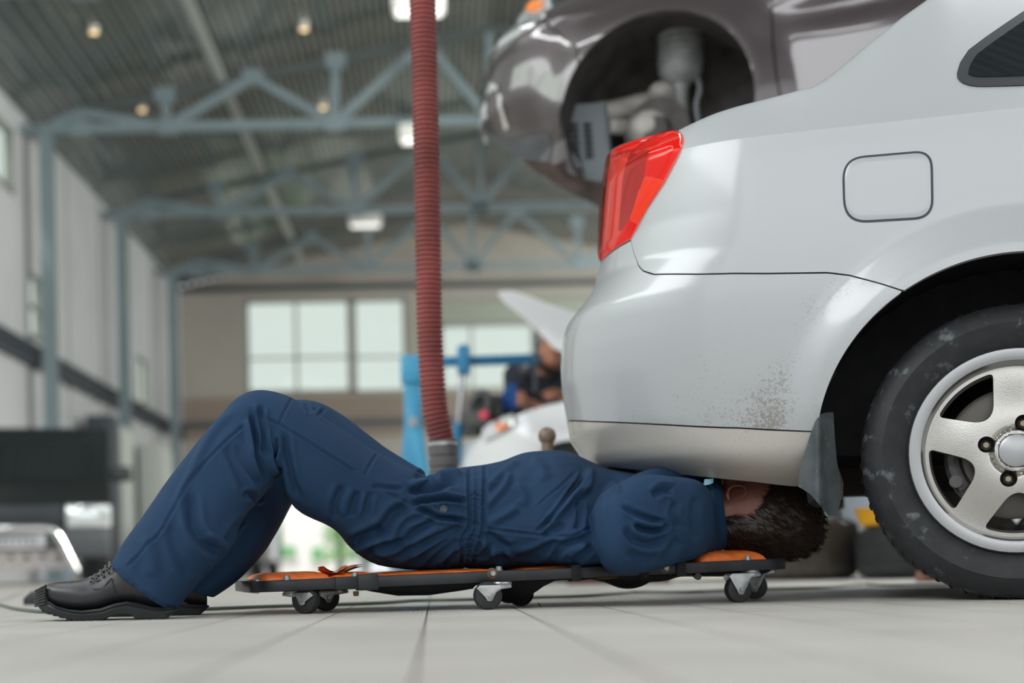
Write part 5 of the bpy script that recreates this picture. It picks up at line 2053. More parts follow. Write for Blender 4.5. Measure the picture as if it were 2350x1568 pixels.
# ------------------------------------------------------------------ work shoes
def shoe(dx, dy, Dc, name_parent, k=1.0, detail=True):
    """traced from the near shoe; dx, dy shift in pixels, k scales about the sole contact"""
    ox, oy = 250.0, 1425.0

    def q(x, y):
        return ox + dx + (x - ox) * k, oy + dy + (y - oy) * k
    # half width along the shoe (m), by photo x
    hw = lambda x: float(interp(x, [81, 92, 120, 170, 230, 290, 340, 385, 405], [0.012, 0.026, 0.041, 0.049, 0.047, 0.040, 0.038, 0.036, 0.020]))
    top = lambda x: float(interp(x, [84, 101, 124, 166, 192, 209, 226, 245, 258, 300, 350, 400], [1372, 1343, 1336, 1334, 1330, 1325, 1318, 1303, 1294, 1270, 1268, 1310]))
    bot = lambda x: float(interp(x, [84, 105, 111, 130, 156, 188, 230, 262, 290, 315, 347, 400], [1384, 1386, 1386, 1396, 1402, 1405, 1400, 1389, 1384, 1387, 1396, 1398]))
    R = []
    for x in [88, 92, 98, 106, 116, 130, 150, 170, 190, 205, 215, 225, 235, 245, 260, 280, 300, 320, 345, 370, 390, 402]:
        w = hw(x)
        yt, yb = top(x), bot(x)
        yb = max(yb, yt + 2)
        ring = []
        for i in range(24):
            a = 2 * math.pi * i / 24
            ca, sa = math.cos(a), math.sin(a)
            yy_ = (yt + yb) / 2 - (yb - yt) / 2 * math.copysign(abs(ca) ** 0.85, ca)
            nar = 1 - 0.30 * sstep(0.3, -1, (yy_ - (yt + yb) / 2) / ((yb - yt) / 2 + 1e-6) * 1.0 + 0.3) * sstep(150, 240, x)
            ww = w * math.copysign(abs(sa) ** 0.75, sa) * nar
            ring.append(P(*q(x, yy_), Dc + ww))
        R.append(ring)
    up = MB().rings(R).build('shoe', M_LEATHER, name_parent)
    # sole: welt line above, lugged bottom below
    st = lambda x: float(interp(x, [82, 92, 101, 105, 111, 130, 156, 188, 230, 262, 290, 315, 347, 400, 408], [1366, 1348, 1344, 1356, 1379, 1391.5, 1399, 1402, 1397, 1386, 1381, 1384, 1393, 1395, 1397]))
    sb = lambda x: float(interp(x, [82, 88, 94, 115, 145, 175, 209, 241, 251, 273, 298, 307, 311, 381, 396, 408], [1380, 1394, 1401, 1409, 1418, 1425, 1425, 1423, 1416, 1411, 1410, 1416, 1421, 1421, 1411, 1398]))
    R = []
    for x in [81.5, 84, 88, 92, 97, 101, 105, 111, 120, 130, 143, 156, 172, 188, 208, 230, 240, 250, 262, 276, 290, 303, 311, 325, 347, 365, 381, 390, 400, 407]:
        w = hw(x) + 0.004
        t, b = st(x), sb(x)
        bulge = 0.004
        ring = [P(*q(x, t), Dc - w + 0.002), P(*q(x, t + (b - t) * 0.18), Dc - w - 0.002), P(*q(x, t + (b - t) * 0.30), Dc - w + 0.0005), P(*q(x, t + (b - t) * 0.45), Dc - w - 0.0015), P(*q(x, b - 2), Dc - w + 0.001), P(*q(x, b), Dc - w + 0.005),
                P(*q(x, b), Dc + w - 0.005), P(*q(x, b - 2), Dc + w), P(*q(x, t + (b - t) * 0.3), Dc + w + 0.001), P(*q(x, t), Dc + w - 0.002)]
        R.append(ring)
    so = MB().rings(R).build('sole', M_SOLE, up)
    lug = MB()
    for x in (100, 112, 126, 140, 156, 172, 190, 208, 226, 318, 336, 354, 372):
        b = sb(x)
        w = hw(x) * 0.93
        for s_a, s_b in ((-w - 0.003, -w * 0.25), (w * 0.1, w)):
            a0, a1 = q(x - 5, b - 1), q(x + 5, sb(x + 5) - 1)
            c0, c1 = q(x - 5, min(b + 1.6, 1425.5)), q(x + 5, min(sb(x + 5) + 1.6, 1425.5))
            lug.prism([P(*a0, Dc + s_a), P(*a1, Dc + s_a), P(*c1, Dc + s_a), P(*c0, Dc + s_a)], (0, s_b - s_a, 0))
    lug.build('sole_lugs', M_SOLE, up)
    if not detail:
        return up
    # ribbed toe bumper
    tb = MB()
    xs_ = [106, 100, 95, 91, 87, 84, 82.2]
    for j in range(7):
        f = j / 6
        pts = []
        for sgn in (-1, 1):
            side = []
            for x in xs_:
                y = 1349 + 40 * f + (106 - x) * (0.50 - 0.25 * f) - 4
                side.append(P(*q(x - 0.5, y), Dc + sgn * (hw(x) + 0.0042)))
            pts += side if sgn < 0 else side[::-1]
        tb.tube(pts, 0.0026, 8)
    tb.build('toe_ribs', M_SOLE, so)
    # tongue and laces across the instep
    tg = []
    for x, y in ((196, 1329), (210, 1322), (226, 1314), (243, 1301), (258, 1290)):
        tg.append([P(*q(x, y + 3 * abs(a) ** 2 * 2), Dc + a * 0.024) for a in np.linspace(-1, 1, 7)])
    m_ = MB().sheet(tg)
    m_.sheet([[p + np.array([0, 0, -0.004]) for p in r_[::-1]] for r_ in tg])
    m_.build('tongue', M_LEATHER, up)
    for i, (x, y) in enumerate(((207, 1329), (219, 1322), (231, 1313), (243, 1303), (252, 1294))):
        pts = []
        for a in np.linspace(-1.15, 1.15, 9):
            pts.append(P(*q(x + 5 * a * (1 if i % 2 else -1) * 0.3, y - 3.5 + 7 * abs(a) ** 2.2), Dc + a * 0.030))
        MB().tube(pts, 0.0026, 8).build('lace', mat('lace_black', (0.05, 0.052, 0.056), 0.5, bump=(300, 0.6)), up)
        for s in (-1,):
            c = P(*q(x + 3, y + 6), Dc + s * 0.0365)
            MB().lathe([(0.002, -0.002), (0.0042, -0.002), (0.0042, 0.001)], c, (0, 1, 0.3), 14).build('eyelet', mat('dark_eyelet', (0.2, 0.2, 0.2), 0.3, 0.8), up)
    # stitched quarter seam
    pts = [P(*q(x, y), Dc - 0.0475 * interp(x, [200, 245, 262], [1.0, 0.94, 0.90])) for x, y in ((214, 1352), (225, 1353), (238, 1348), (247, 1336), (256, 1328), (262, 1352), (268, 1368))]
    MB().tube(spline(pts, 4), 0.0011, 6).build('stitching', M_SOLE, up)
    return up


shoe(0, 0, 2.705, man)
shoe(84, -8.5, 2.93, man, 0.93, detail=False)
# ------------------------------------------------------------------ red exhaust hose
HD_ = 4.0
hose = empty('exhaust_hose', 'long red ribbed exhaust hose hanging from the ceiling with a grey end cuff', 'hose', P(1000, 600, HD_))
M_HOSE = mat('red_ribbed_hose', (0.235, 0.055, 0.05), 0.55, noise=(5, 0.35))
pp = [P(x, y, HD_) for x, y in ((969, -330), (969, -150), (970, 0), (974, 160), (978, 320), (981, 480), (983, 600), (985, 720), (988, 800), (992, 870), (998, 935), (1008, 985), (1016, 1018))]
path = spline(pp, 12)
seg = np.array(path)
L = np.concatenate([[0], np.cumsum(np.linalg.norm(np.diff(seg, axis=0), axis=1))])
step = 0.0017
s = np.arange(0, L[-1], step)
pts = np.stack([np.interp(s, L, seg[:, k]) for k in range(3)], 1)
rad = 0.0348 + 0.0032 * np.sign(np.sin(2 * np.pi * s / 0.0135)) * np.abs(np.sin(2 * np.pi * s / 0.0135)) ** 0.6
MB().tube(list(pts), list(rad), 28).build('hose', M_HOSE, hose, auto=2.5)
wire = []
a = np.linspace(0, 2 * math.pi, 9)
zc = EAVE + (TOP - EAVE) * (1 - abs(pp[0][0] - RIDGE) / (RIDGE - WL))
MB().tube([pp[0] + [0, 0, -0.02], [pp[0][0], pp[0][1], zc + 0.05]], 0.04, 24).build('ceiling_duct', mat('duct_grey', (0.4, 0.41, 0.4), 0.4, 0.5), hose)
MB().lathe([(0.0, 0.02), (0.046, 0.02), (0.046, -0.06), (0.0, -0.06)], pp[0], (0, 0, 1), 28).build('top_clamp', mat('duct_grey', (0.4, 0.41, 0.4), 0.4, 0.5), hose)
d = pp[-1] - pp[-2]
d = d / np.linalg.norm(d)
e = pp[-1]
dn = np.array([0.03, 0, -1.0])
prof = []
for k, (h, r_) in enumerate(((-0.012, 0.0), (-0.012, 0.060), (0.012, 0.061), (0.012, 0.0635), (0.05, 0.0635), (0.055, 0.059), (0.066, 0.059), (0.07, 0.0635), (0.098, 0.0635), (0.103, 0.059), (0.112, 0.059), (0.116, 0.0635),
                             (0.15, 0.0635), (0.16, 0.066), (0.20, 0.066), (0.20, 0.05), (0.03, 0.05))):
    prof.append((r_ * 0.645, h * 0.645))
MB().lathe(prof, e, dn, 32).build('end_cuff', mat('grey_rubber_cuff', (0.10, 0.095, 0.095), 0.6, noise=(20, 0.2)), hose)
MB().lathe([(0.0395, -0.003), (0.0418, -0.003), (0.0418, 0.007), (0.0395, 0.007)], e, dn, 32, closed=True).build('clamp_band', M_ZINC, hose)

# ------------------------------------------------------------------ two-post lift carrying the brown car
M_BLUE = mat('lift_blue_paint', (0.03, 0.22, 0.42), 0.4, noise=(4, 0.1))
LP1, LP2 = np.array([P(2148, 10, 7.28)[0], 7.28]), np.array([2.42, 4.5])
lift = empty('two_post_lift', 'blue two post car lift holding up the brown car', 'car lift', (LP1[0], 6.0, 0))
for pp_, oth, tg_ in ((LP1, LP2, ((1.75, 6.75), (2.95, 5.95))), (LP2, LP1, ((1.55, 5.35), (2.75, 4.85)))):
    n_ = (oth - pp_) / np.linalg.norm(oth - pp_)
    q_ = np.array([-n_[1], n_[0]])
    R_ = np.array([[q_[0], n_[0], 0], [q_[1], n_[1], 0], [0, 0, 1.0]])
    mb = MB()
    o_ = np.array([*pp_, 1.75])
    mb.box(o_ - np.array([*n_, 0]) * 0.12, (0.30, 0.03, 3.5), R_)
    for k in (-1, 1):
        mb.box(o_ + np.array([*q_, 0]) * k * 0.14, (0.03, 0.26, 3.5), R_)
    mb.build('post', M_BLUE, lift, smooth=False)
    MB().box((pp_[0], pp_[1], 0.012), (0.36, 0.32, 0.024), R_).build('base_plate', M_BLUE, lift, smooth=False)
    c_ = pp_ + n_ * 0.08
    MB().box((c_[0], c_[1], 1.5), (0.24, 0.16, 0.6), R_).build('carriage', M_DARKST, lift, smooth=False)
    c_ = pp_ + n_ * 0.18
    for t_ in tg_:
        MB().bar((c_[0], c_[1], 1.5), (t_[0], t_[1], 1.5), 0.10, 0.09).build('arm', M_BLUE, lift, smooth=False)
        MB().cyl((t_[0], t_[1], 1.52), (t_[0], t_[1], 1.74), 0.055, 16).build('lift_pad', M_DARKST, lift)

# ------------------------------------------------------------------ the brown car up on the lift
BYAW = math.radians(27.0)
bw = P(1508, 258, 5.55)
BO = np.array([bw[0], bw[1], 0.0])
BZ = bw[2]


def b_inset(u, z):
    u, z = np.asarray(u, float), np.asarray(z, float)
    o = 0.05 * np.clip((BZ - 0.05 - z) / 0.22, 0, 1.2) ** 2 + 0.035 * np.clip((z - BZ - 0.25) / 0.2, 0, 1) ** 2
    o = o + 0.028 * np.exp(-((z - (BZ + 0.27 + 0.02 * u)) / 0.05) ** 2) * sstep(0.30, 0.75, u)
    for uc in (0.0, 2.65):
        r_ = np.sqrt((u - uc) ** 2 + (z - BZ) ** 2)
        o = o - 0.035 * (1 - sstep(0.385, 0.55, r_))
    return o


brown = Car(BO, BYAW, lambda z: np.full_like(np.asarray(z, float), -0.85), 0.55, 0.86, 2.2, b_inset, 0.86,
            lambda u: interp(u, [-0.9, -0.6, 0.4, 0.75, 1.3, 2.2, 2.8, 3.3, 3.7], [BZ + 0.50, BZ + 0.56, BZ + 0.72, BZ + 0.80, BZ + 1.2, BZ + 1.22, BZ + 1.05, BZ + 0.75, BZ + 0.70]),
            lambda u: interp(u, [-0.9, 0.5, 0.9, 1.3, 2.5, 3.2], [0.16, 0.12, 0.14, 0.3, 0.3, 0.12]), BZ + 0.46)
brown.U2 = (lambda z: np.full_like(np.asarray(z, float), 3.6), 0.5)
BSIL = [(1226, 0), (1182, 44), (1150, 92), (1131, 134), (1119, 170), (1109, 204), (1106, 240), (1099, 272), (1096, 292), (1112, 312), (1150, 340), (1200, 366)]


fit_silhouette(brown, BSIL, -0.9 + 0.0 - 0.6)
M_BROWN = mat('brown_mauve_paint', (0.060, 0.047, 0.049), 0.34, 0.3, coat=0.9)
M_CHROME = mat('chrome', (0.8, 0.8, 0.8), 0.08, 1.0)
bcar = empty('car', 'brown car raised on the lift with its front wheel taken off', 'car', BO + np.array([0, 0, 0]), -BYAW)
b_min = float(brown.R(BZ)) + 0.55 - 0.6 * math.pi / 2 + 0.001
Bi = brown.invs
zc_b = BZ + 0.46


def b_arch(p):
    d = np.minimum(np.hypot(p[:, 0] / 1.02, p[:, 1] - BZ), np.hypot(p[:, 0] - 2.65, p[:, 1] - BZ))
    return 0.386 - d


seam_b = Bi([(1325, 108), (1292, 88), (1264, 63), (1243, 42)])
hl_px = [(1243, 42), (1226, 60), (1190, 84), (1160, 112), (1133, 140), (1142, 116), (1165, 76), (1192, 42), (1222, 8), (1236, -6), (1262, -4), (1256, 20)]
hl = Bi(hl_px)
bdoor = Bi([(1768, 5), (1773, 90), (1780, 160), (1793, 225)])
xl = bdoor[0][0]
gap = 0.003
blow = Bi([(1114, 307), (1150, 338), (1200, 366), (1258, 376)])
bumper_b = [(b_min, blow[0][1] + 0.03), (blow[0][0] - 0.15, blow[0][1] + 0.02)] + blow + [(-0.31, BZ - 0.215), (-0.30, BZ + 0.1)] + [(s_ - gap, z - gap) for s_, z in seam_b] + [(seam_b[-1][0], zc_b), (b_min, zc_b)]
fender_b = [(s_ + gap, z + gap) for s_, z in seam_b[::-1]] + [(-0.28, BZ), (0, BZ - 0.1), (0.36, BZ - 0.13), (xl - gap + 0.05, BZ - 0.13), (bdoor[2][0] - gap, bdoor[2][1]), (bdoor[1][0] - gap, bdoor[1][1]), (xl - gap, zc_b), (seam_b[-1][0] + gap, zc_b)]
rear_b = [(xl + gap, zc_b), (bdoor[1][0] + gap, bdoor[1][1]), (bdoor[2][0] + gap, bdoor[2][1]), (xl + gap + 0.05, BZ - 0.13), (2.3, BZ - 0.13), (3.9, BZ - 0.1), (3.9, zc_b)]
for far in (False, True):
    brown.patch(bumper_b, 0.018, extra=b_arch, far=far, rim=0.02).build('front_bumper', M_BROWN, bcar)
    brown.patch(fender_b, 0.018, extra=b_arch, far=far, rim=0.02).build('fender', M_BROWN, bcar)
    brown.patch(rear_b, 0.03, extra=b_arch, far=far, rim=0.02).build('side_panel', M_BROWN, bcar)
    brown.patch(hl, 0.010, 0.006, rim=0.012, far=far).build('headlight', mat('headlight_silver', (0.75, 0.77, 0.78), 0.12, 0.7, coat=1.0), bcar)
    ora = [(1212, 18), (1222, 4), (1240, 3), (1252, 6), (1246, 16), (1228, 27), (1213, 27)]
    brown.patch(Bi(ora), 0.008, 0.012, rim=0.004, far=far).build('indicator', mat('orange_lens', (0.95, 0.25, 0.04), 0.2, coat=1.0), bcar)
brown.top(sorted(set(list(np.linspace(b_min, -0.3, 30)) + list(np.linspace(-0.3, 3.9, 50)))), MB()).build('bonnet_and_roof', M_BROWN, bcar)
# bright fog lamp surround at the bumper corner and lower lip
for pl_ in ([(1108, 190), (1124, 186), (1144, 196), (1146, 206), (1128, 212), (1120, 236), (1122, 268), (1112, 290), (1098, 298), (1104, 280), (1108, 262), (1104, 230)], [(1146, 214), (1154, 222), (1160, 262), (1172, 292), (1162, 298), (1154, 270)]):
    brown.patch(Bi(pl_), 0.010, 0.008, rim=0.012).build('fog_lamp_trim', M_CHROME, bcar)
lip = Bi([(1110, 305), (1170, 320), (1262, 305), (1262, 372), (1220, 368), (1160, 340)])
brown.patch(lip, 0.012, 0.004, rim=0.02).build('bumper_lip', mat('satin_grey_plastic', (0.11, 0.12, 0.135), 0.45), bcar)


def bwd(u, w, z):
    return brown.world(*(np.array([x]) for x in (u, w, z)))[0]


M_WELL = mat('grimy_wheelhouse', (0.055, 0.05, 0.048), 0.8, noise=(12, 0.4))
for uc in (0.0, 2.65):
    for far in (False, True):
        mb = MB()
        rows = []
        for k in range(25):
            t = math.pi * (1.10 - 1.2 * k / 24)
            rows.append([bwd(uc + 0.4 * math.cos(t) * 1.02, (w if not far else 1.72 - w), max(BZ + 0.4 * math.sin(t), BZ - 0.14)) for w in (0.02, 0.12, 0.3, 0.45)])
        mb.sheet(rows)
        wq = 0.45 if not far else 1.27
        mb.add([bwd(uc, wq, BZ)] + [bwd(uc + 0.41 * math.cos(t), wq, max(BZ + 0.41 * math.sin(t), BZ - 0.13)) for t in np.linspace(-0.4, math.pi + 0.4, 24)], [(0, i, i + 1) for i in range(1, 24)])
        mb.build('arch_liner', M_WELL, bcar)
mb = MB()
for u0, u1, w0, w1, dz in ((-0.66, -0.40, 0.25, 1.47, 0.0), (-0.40, 0.42, 0.46, 1.26, -0.16), (0.42, 2.2, 0.05, 1.67, -0.16), (2.2, 3.3, 0.3, 1.42, -0.16)):
    mb.prism([bwd(u, w, BZ + dz) for u, w in ((u0, w0), (u1, w0), (u1, w1), (u0, w1))], (0, 0, 0.10))
mb.build('underbody', M_WELL, bcar)
# undertray hanging below the nose, muddy
ut = [(1200, 366), (1226, 392), (1262, 414), (1300, 436), (1345, 456), (1392, 470), (1402, 420), (1345, 412), (1300, 396), (1262, 372)]
mb = MB().prism([P(x, y, 5.80) for x, y in ut], brown.l * 0.10)
mb.build('undertray', mat('muddy_plastic', (0.055, 0.038, 0.03), 0.8, noise=(10, 0.5)), bcar, smooth=False)
sh = [(1284, 150), (1300, 160), (1312, 215), (1322, 240), (1372, 236), (1388, 232), (1396, 300), (1402, 420), (1345, 424), (1334, 370), (1312, 330), (1292, 260), (1280, 200)]
M_SHIELD = mat('grey_blue_shield', (0.16, 0.185, 0.20), 0.5)
sh_o = MB().prism([P(x, y, 5.84) for x, y in sh], brown.l * 0.03).build('splash_shield', M_SHIELD, bcar, smooth=False)
mb = MB()
for px in (1318, 1348):
    for k in range(6):
        y = 283 + 14 * k
        a, b = P(px - 8 + k, y, 5.83), P(px + 8 + k, y + 7, 5.83)
        mb.box((a + b) / 2, (abs(b[0] - a[0]), 0.012, abs(b[2] - a[2])))
mb.build('vent_slots', M_GAP, sh_o, smooth=False)
MB().tube(spline([P(x, y, 5.79) for x, y in ((1292, 165), (1284, 215), (1278, 262), (1286, 310), (1306, 350), (1330, 385))], 5), 0.012, 10).build('arch_edge_clip', mat('grey_clip', (0.2, 0.21, 0.22), 0.5), bcar)
# strut with its rubber bellows
st_c = P(1560, 100, 5.80)
prof = []
for k in range(60):
    t = k / 59
    prof.append((0.080 + 0.010 * t + 0.006 * math.sin(2 * math.pi * t * 8), 0.12 - 0.22 * t))
prof += [(0.088, -0.12), (0.07, -0.15), (0.036, -0.17), (0.030, -0.20), (0.029, -0.42), (0, -0.42)]
strut = MB().lathe(prof, st_c, (0.0, 0.0, 1), 36).build('suspension_strut', mat('dusty_grey_strut', (0.24, 0.25, 0.245), 0.6, noise=(15, 0.25)), bcar)
MB().tube(spline([P(x, y, 5.78) for x, y in ((1598, 165), (1606, 205), (1598, 240), (1604, 285))], 5), 0.010, 8).build('brake_hose', mat('grey_clip', (0.2, 0.21, 0.22), 0.5), bcar)
kn = MB()
kn.tube(spline([P(x, y, 5.85) for x, y in ((1392, 262), (1440, 252), (1490, 240), (1540, 250))], 5), [0.05] * 16, 12)
kn.ball(P(1520, 215, 5.8), (0.06, 0.05, 0.05), 14)
kn.ball(P(1500, 300, 5.75), (0.11, 0.10, 0.085), 18)
kn.tube([P(1400, 290, 5.8), P(1560, 300, 5.8)], 0.03, 10)
kn.build('steering_knuckle', mat('dull_cast_metal', (0.30, 0.285, 0.265), 0.6, 0.2, noise=(14, 0.35)), bcar)
MB().lathe([(0.0, 0.03), (0.05, 0.03), (0.06, 0.0), (0.135, 0.0), (0.135, -0.022), (0.0, -0.022)], P(1508, 300, 5.68), -brown.l, 40).build('brake_hub', M_WELL, bcar)
# ------------------------------------------------------------------ cars in the background
def wheel_simple(parent, c, ax, R=0.33, W=0.22):
    mb = MB()
    tyre(mb, np.array(c, float), ax, R, W, R * 0.62, 40)
    t = mb.build('wheel', M_TYRE, parent)
    MB().lathe([(0, -0.02), (R * 0.2, -0.02), (R * 0.55, -0.03), (R * 0.63, -0.008), (R * 0.63, -0.1), (0, -0.1)], c, ax, 28).build('rim', M_RIMLIP, t)


def boxcar(name, label, cx, D, hw, prof, paint_m, ws, sides, hood_z):
    """prof: side outline (distance behind the nose, height); ws: windscreen (d0,z0,d1,z1); sides: windows (d0,d1,z0,z1)"""
    r_ = empty(name, label, 'car', (cx, D, 0))
    mb = MB()
    n = len(prof)
    poly = [(cx - hw, D + d, z) for d, z in prof]
    mb.prism(poly, (2 * hw, 0, 0))
    mb.build('body', paint_m, r_, bevel=0.06, seg=3)
    d0, z0, d1, z1 = ws
    nn = np.array([0, -(z1 - z0), (d1 - d0)])
    nn = nn / np.linalg.norm(nn) * 0.012
    q = [np.array(p) + nn for p in ((cx - hw * 0.86, D + d0, z0), (cx + hw * 0.86, D + d0, z0), (cx + hw * 0.78, D + d1, z1), (cx - hw * 0.78, D + d1, z1))]
    MB().prism(q, -nn * 1.5).build('windscreen', M_GLASS, r_, smooth=False)
    for a, b, zl, zh in sides:
        for s in (-1, 1):
            x = cx + s * (hw + 0.004)
            MB().prism([(x, D + a, zl), (x, D + b, zl), (x, D + b - 0.05, zh), (x, D + a + 0.1, zh)], (-s * 0.02, 0, 0)).build('side_window', M_GLASS, r_, smooth=False)
    return r_


M_BLACKP = mat('black_green_paint', (0.010, 0.013, 0.014), 0.4, 0.0, coat=0.3)
DS = 14.0
kx = DS / FPX
sc_ = P(28, 1300, DS)
SX = sc_[0]
SHW = (262 - 28) * kx * 0.98


def sz(py, px=30):
    return P(px, py, DS)[2]


zr = P(140, 986, DS + 2.2)[2]
zh = P(140, 1108, DS + 1.1)[2]
suv = boxcar('off_roader', 'black off-road car with chrome bull bar facing us at the left, soft in the background', SX, DS, SHW,
             [(0.05, 0.32), (0.0, 0.45), (0.0, sz(1165)), (0.10, sz(1146)), (1.10, zh), (1.75, zr - 0.02), (2.3, zr), (4.1, zr - 0.03), (4.35, 1.0), (4.4, 0.4)], M_BLACKP,
             (1.16, zh + 0.05, 1.70, zr - 0.09), ((1.75, 2.55, zh + 0.06, zr - 0.12), (2.65, 3.35, zh + 0.06, zr - 0.12), (3.45, 4.05, zh + 0.06, zr - 0.14)), 1.0)
suv.rotation_euler = (0, 0, math.radians(13.5))
for s in (-1, 1):
    xc = SX + s * (200 - 28) * kx
    MB().box((xc, DS - 0.01, sz(1184, 200)), (104 * kx, 0.08, 56 * kx)).build('headlight', mat('headlight_glass', (0.62, 0.66, 0.66), 0.12, 0.5, coat=1.0), suv, bevel=0.03)
    MB().box((SX + s * SHW * 1.12, DS + 1.45, zh + 0.12), (0.22, 0.12, 0.17)).build('mirror', M_BLACKP, suv, bevel=0.03)
    for d in (0.85, 3.5):
        wheel_simple(suv, (SX + s * (SHW - 0.02), DS + d, 0.35), (s, 0, 0), 0.35)
MB().box((SX, DS - 0.015, sz(1185)), (220 * kx, 0.05, 50 * kx)).build('grille', mat('grille_black', (0.015, 0.02, 0.025), 0.4), suv, bevel=0.01)
MB().box((SX, DS - 0.08, sz(1250)), (SHW * 1.94, 0.22, 66 * kx)).build('front_bumper', mat('bumper_grey_black', (0.05, 0.056, 0.062), 0.4), suv, bevel=0.05)
mb = MB()
hb = []
for s in (1,):
    pts = [P(-95, 1312, DS - 0.32), P(-70, 1265, DS - 0.34), P(-40, 1222, DS - 0.36), P(-15, 1213, DS - 0.36), P(30, 1212, DS - 0.36), P(82, 1212, DS - 0.36), P(104, 1222, DS - 0.36), P(128, 1265, DS - 0.34), P(152, 1312, DS - 0.32)]
mb.tube(spline(pts, 5), 0.040, 12)
mb.build('bull_bar', M_CHROME, suv)
sk = mat('skid_plate_aluminium', (0.36, 0.33, 0.32), 0.4, 0.6)
mb = MB()
a, b = P(-80, 1310, DS - 0.26), P(134, 1264, DS - 0.26)
cells = 6
wd = (b[0] - a[0])
holed_wall(mb, 'y', DS - 0.26, a[0], b[0], a[2], b[2], [(a[0] + wd * (k + 0.3) / cells, a[0] + wd * (k + 0.72) / cells, a[2] + 0.07, a[2] + 0.14) for k in range(cells)], 0.02)
mb.build('skid_plate', sk, suv, smooth=False)
pl_ = MB().box(P(22, 1243, DS - 0.24), (126 * kx, 0.015, 31 * kx)).build('number_plate', mat('plate_white', (0.62, 0.64, 0.66), 0.4), suv, bevel=0.004)
mb = MB()
for x, w_ in ((-22, 9), (-8, 9), (6, 9), (22, 9), (38, 9), (52, 9), (66, 9)):
    mb.box(P(x, 1243, DS - 0.249), (w_ * kx, 0.002, 17 * kx))
mb.build('worn_characters', mat('plate_grey', (0.30, 0.31, 0.33), 0.5), pl_, smooth=False)

M_NAVYP = mat('dark_blue_paint', (0.02, 0.032, 0.045), 0.25, 0.2, coat=1.0)
DB = 25.0
x0, x1 = P(415, 1300, DB)[0], P(596, 1300, DB)[0]
bc2 = boxcar('estate_car', 'dark blue car parked far back beside the open end gate, mostly behind the legs', (x0 + x1) / 2, DB, (x1 - x0) / 2, [(0.05, 0.25), (0, 0.35), (0, 0.7), (0.9, 0.88), (1.5, 1.36), (3.3, 1.38), (3.9, 0.95), (3.95, 0.3)], M_NAVYP,
             (0.95, 0.92, 1.46, 1.30), ((1.5, 2.3, 0.92, 1.3), (2.4, 3.2, 0.92, 1.3)), 0.9)
for s in (-1, 1):
    MB().box(((x0 + x1) / 2 + s * 0.48, DB - 0.01, 0.62), (0.34, 0.06, 0.14)).build('headlight', mat('headlight_glass', (0.62, 0.66, 0.66), 0.12, 0.5, coat=1.0), bc2, bevel=0.02)
    for d in (0.75, 3.2):
        wheel_simple(bc2, ((x0 + x1) / 2 + s * ((x1 - x0) / 2 - 0.02), DB + d, 0.30), (s, 0, 0), 0.30)

# white car with its bonnet up
DW = 7.6
kw = DW / FPX
M_WHITE = mat('white_paint', (0.80, 0.81, 0.82), 0.3, coat=1.0)
wcar = empty('car', 'white car with raised bonnet standing behind the tow ball', 'car', P(1330, 1300, DW) * np.array([1, 1, 0]))
outl = [(1052, 1092), (1062, 1062), (1086, 1030), (1100, 1008), (1112, 988), (1140, 972), (1178, 958), (1210, 944), (1256, 930), (1300, 922), (1420, 905), (1560, 890), (1900, 880), (1900, 1240), (1440, 1240), (1425, 1150), (1395, 1070), (1350, 1024), (1310, 1010), (1270, 1016),
        (1240, 1036), (1215, 1070), (1195, 1120), (1180, 1240), (1080, 1240), (1056, 1200), (1046, 1140)]
# near wing as a bowed sheet, then across to the far wing
sdw = sd_poly(outl)


def w_map(p, o):
    q = []
    for x, y in p:
        d_ = 0.55 * max(0.0, (1230 - x) / 180) ** 2 + 0.12 * max(0, (1010 - y) / 100) ** 2
        q.append(P(x, y, DW + d_ - o) if True else None)
    return np.array(q)


clip_patch(sdw, (1040, 875, 1905, 1245), 9.0, w_map, back=0.03).build('front_wing', M_WHITE, wcar)
far_w = MB().prism([P(x, y, DW + 1.45) for x, y in ((1160, 1010), (1200, 965), (1300, 940), (1500, 925), (1500, 1230), (1160, 1230))], (0, 0.05, 0))
far_w.build('far_wing', M_WHITE, wcar, bevel=0.02)
rows = []
for t in np.linspace(0, 1, 9):
    xx = lambda x: x
    y0 = DW + 0.5 + t * 0.95
    bow = 0.10 * math.sin(math.pi * t)
    a = P(1088, 1028, DW + 0.42)
    rows.append([np.array([a[0] - bow - 0.01 + 0.012 * k, y0, z]) for k, z in enumerate((a[2] - 0.28, a[2] - 0.12, a[2], a[2] + 0.05))])
m_ = MB().sheet(rows)
m_.sheet([[p + np.array([0.05, 0, 0]) for p in r_[::-1]] for r_ in rows])
m_.build('front_bumper', M_WHITE, wcar)
hp = [(1104, 1000), (1108, 985), (1128, 968), (1176, 950), (1182, 958), (1176, 975), (1150, 992), (1112, 1012)]


def w_off(off):
    return lambda p, o: w_map(p, o + off)


clip_patch(sd_poly(hp), (1100, 945, 1185, 1015), 4.0, w_off(0.035), back=0.03).build('headlight', mat('headlight_silver', (0.75, 0.77, 0.78), 0.12, 0.7, coat=1.0), wcar)
clip_patch(sd_poly([(1134, 986), (1140, 976), (1166, 970), (1164, 978), (1148, 990)]), (1130, 965, 1170, 995), 3.0, w_off(0.05), back=0.015).build('indicator', mat('orange_lens', (0.95, 0.25, 0.04), 0.2, coat=1.0), wcar)
MB().ball(P(1111, 953, DW + 0.15), 0.028, 12).build('red_dot', mat('pink_red', (0.8, 0.06, 0.12), 0.3), wcar)  # small pink red ball by the headlight
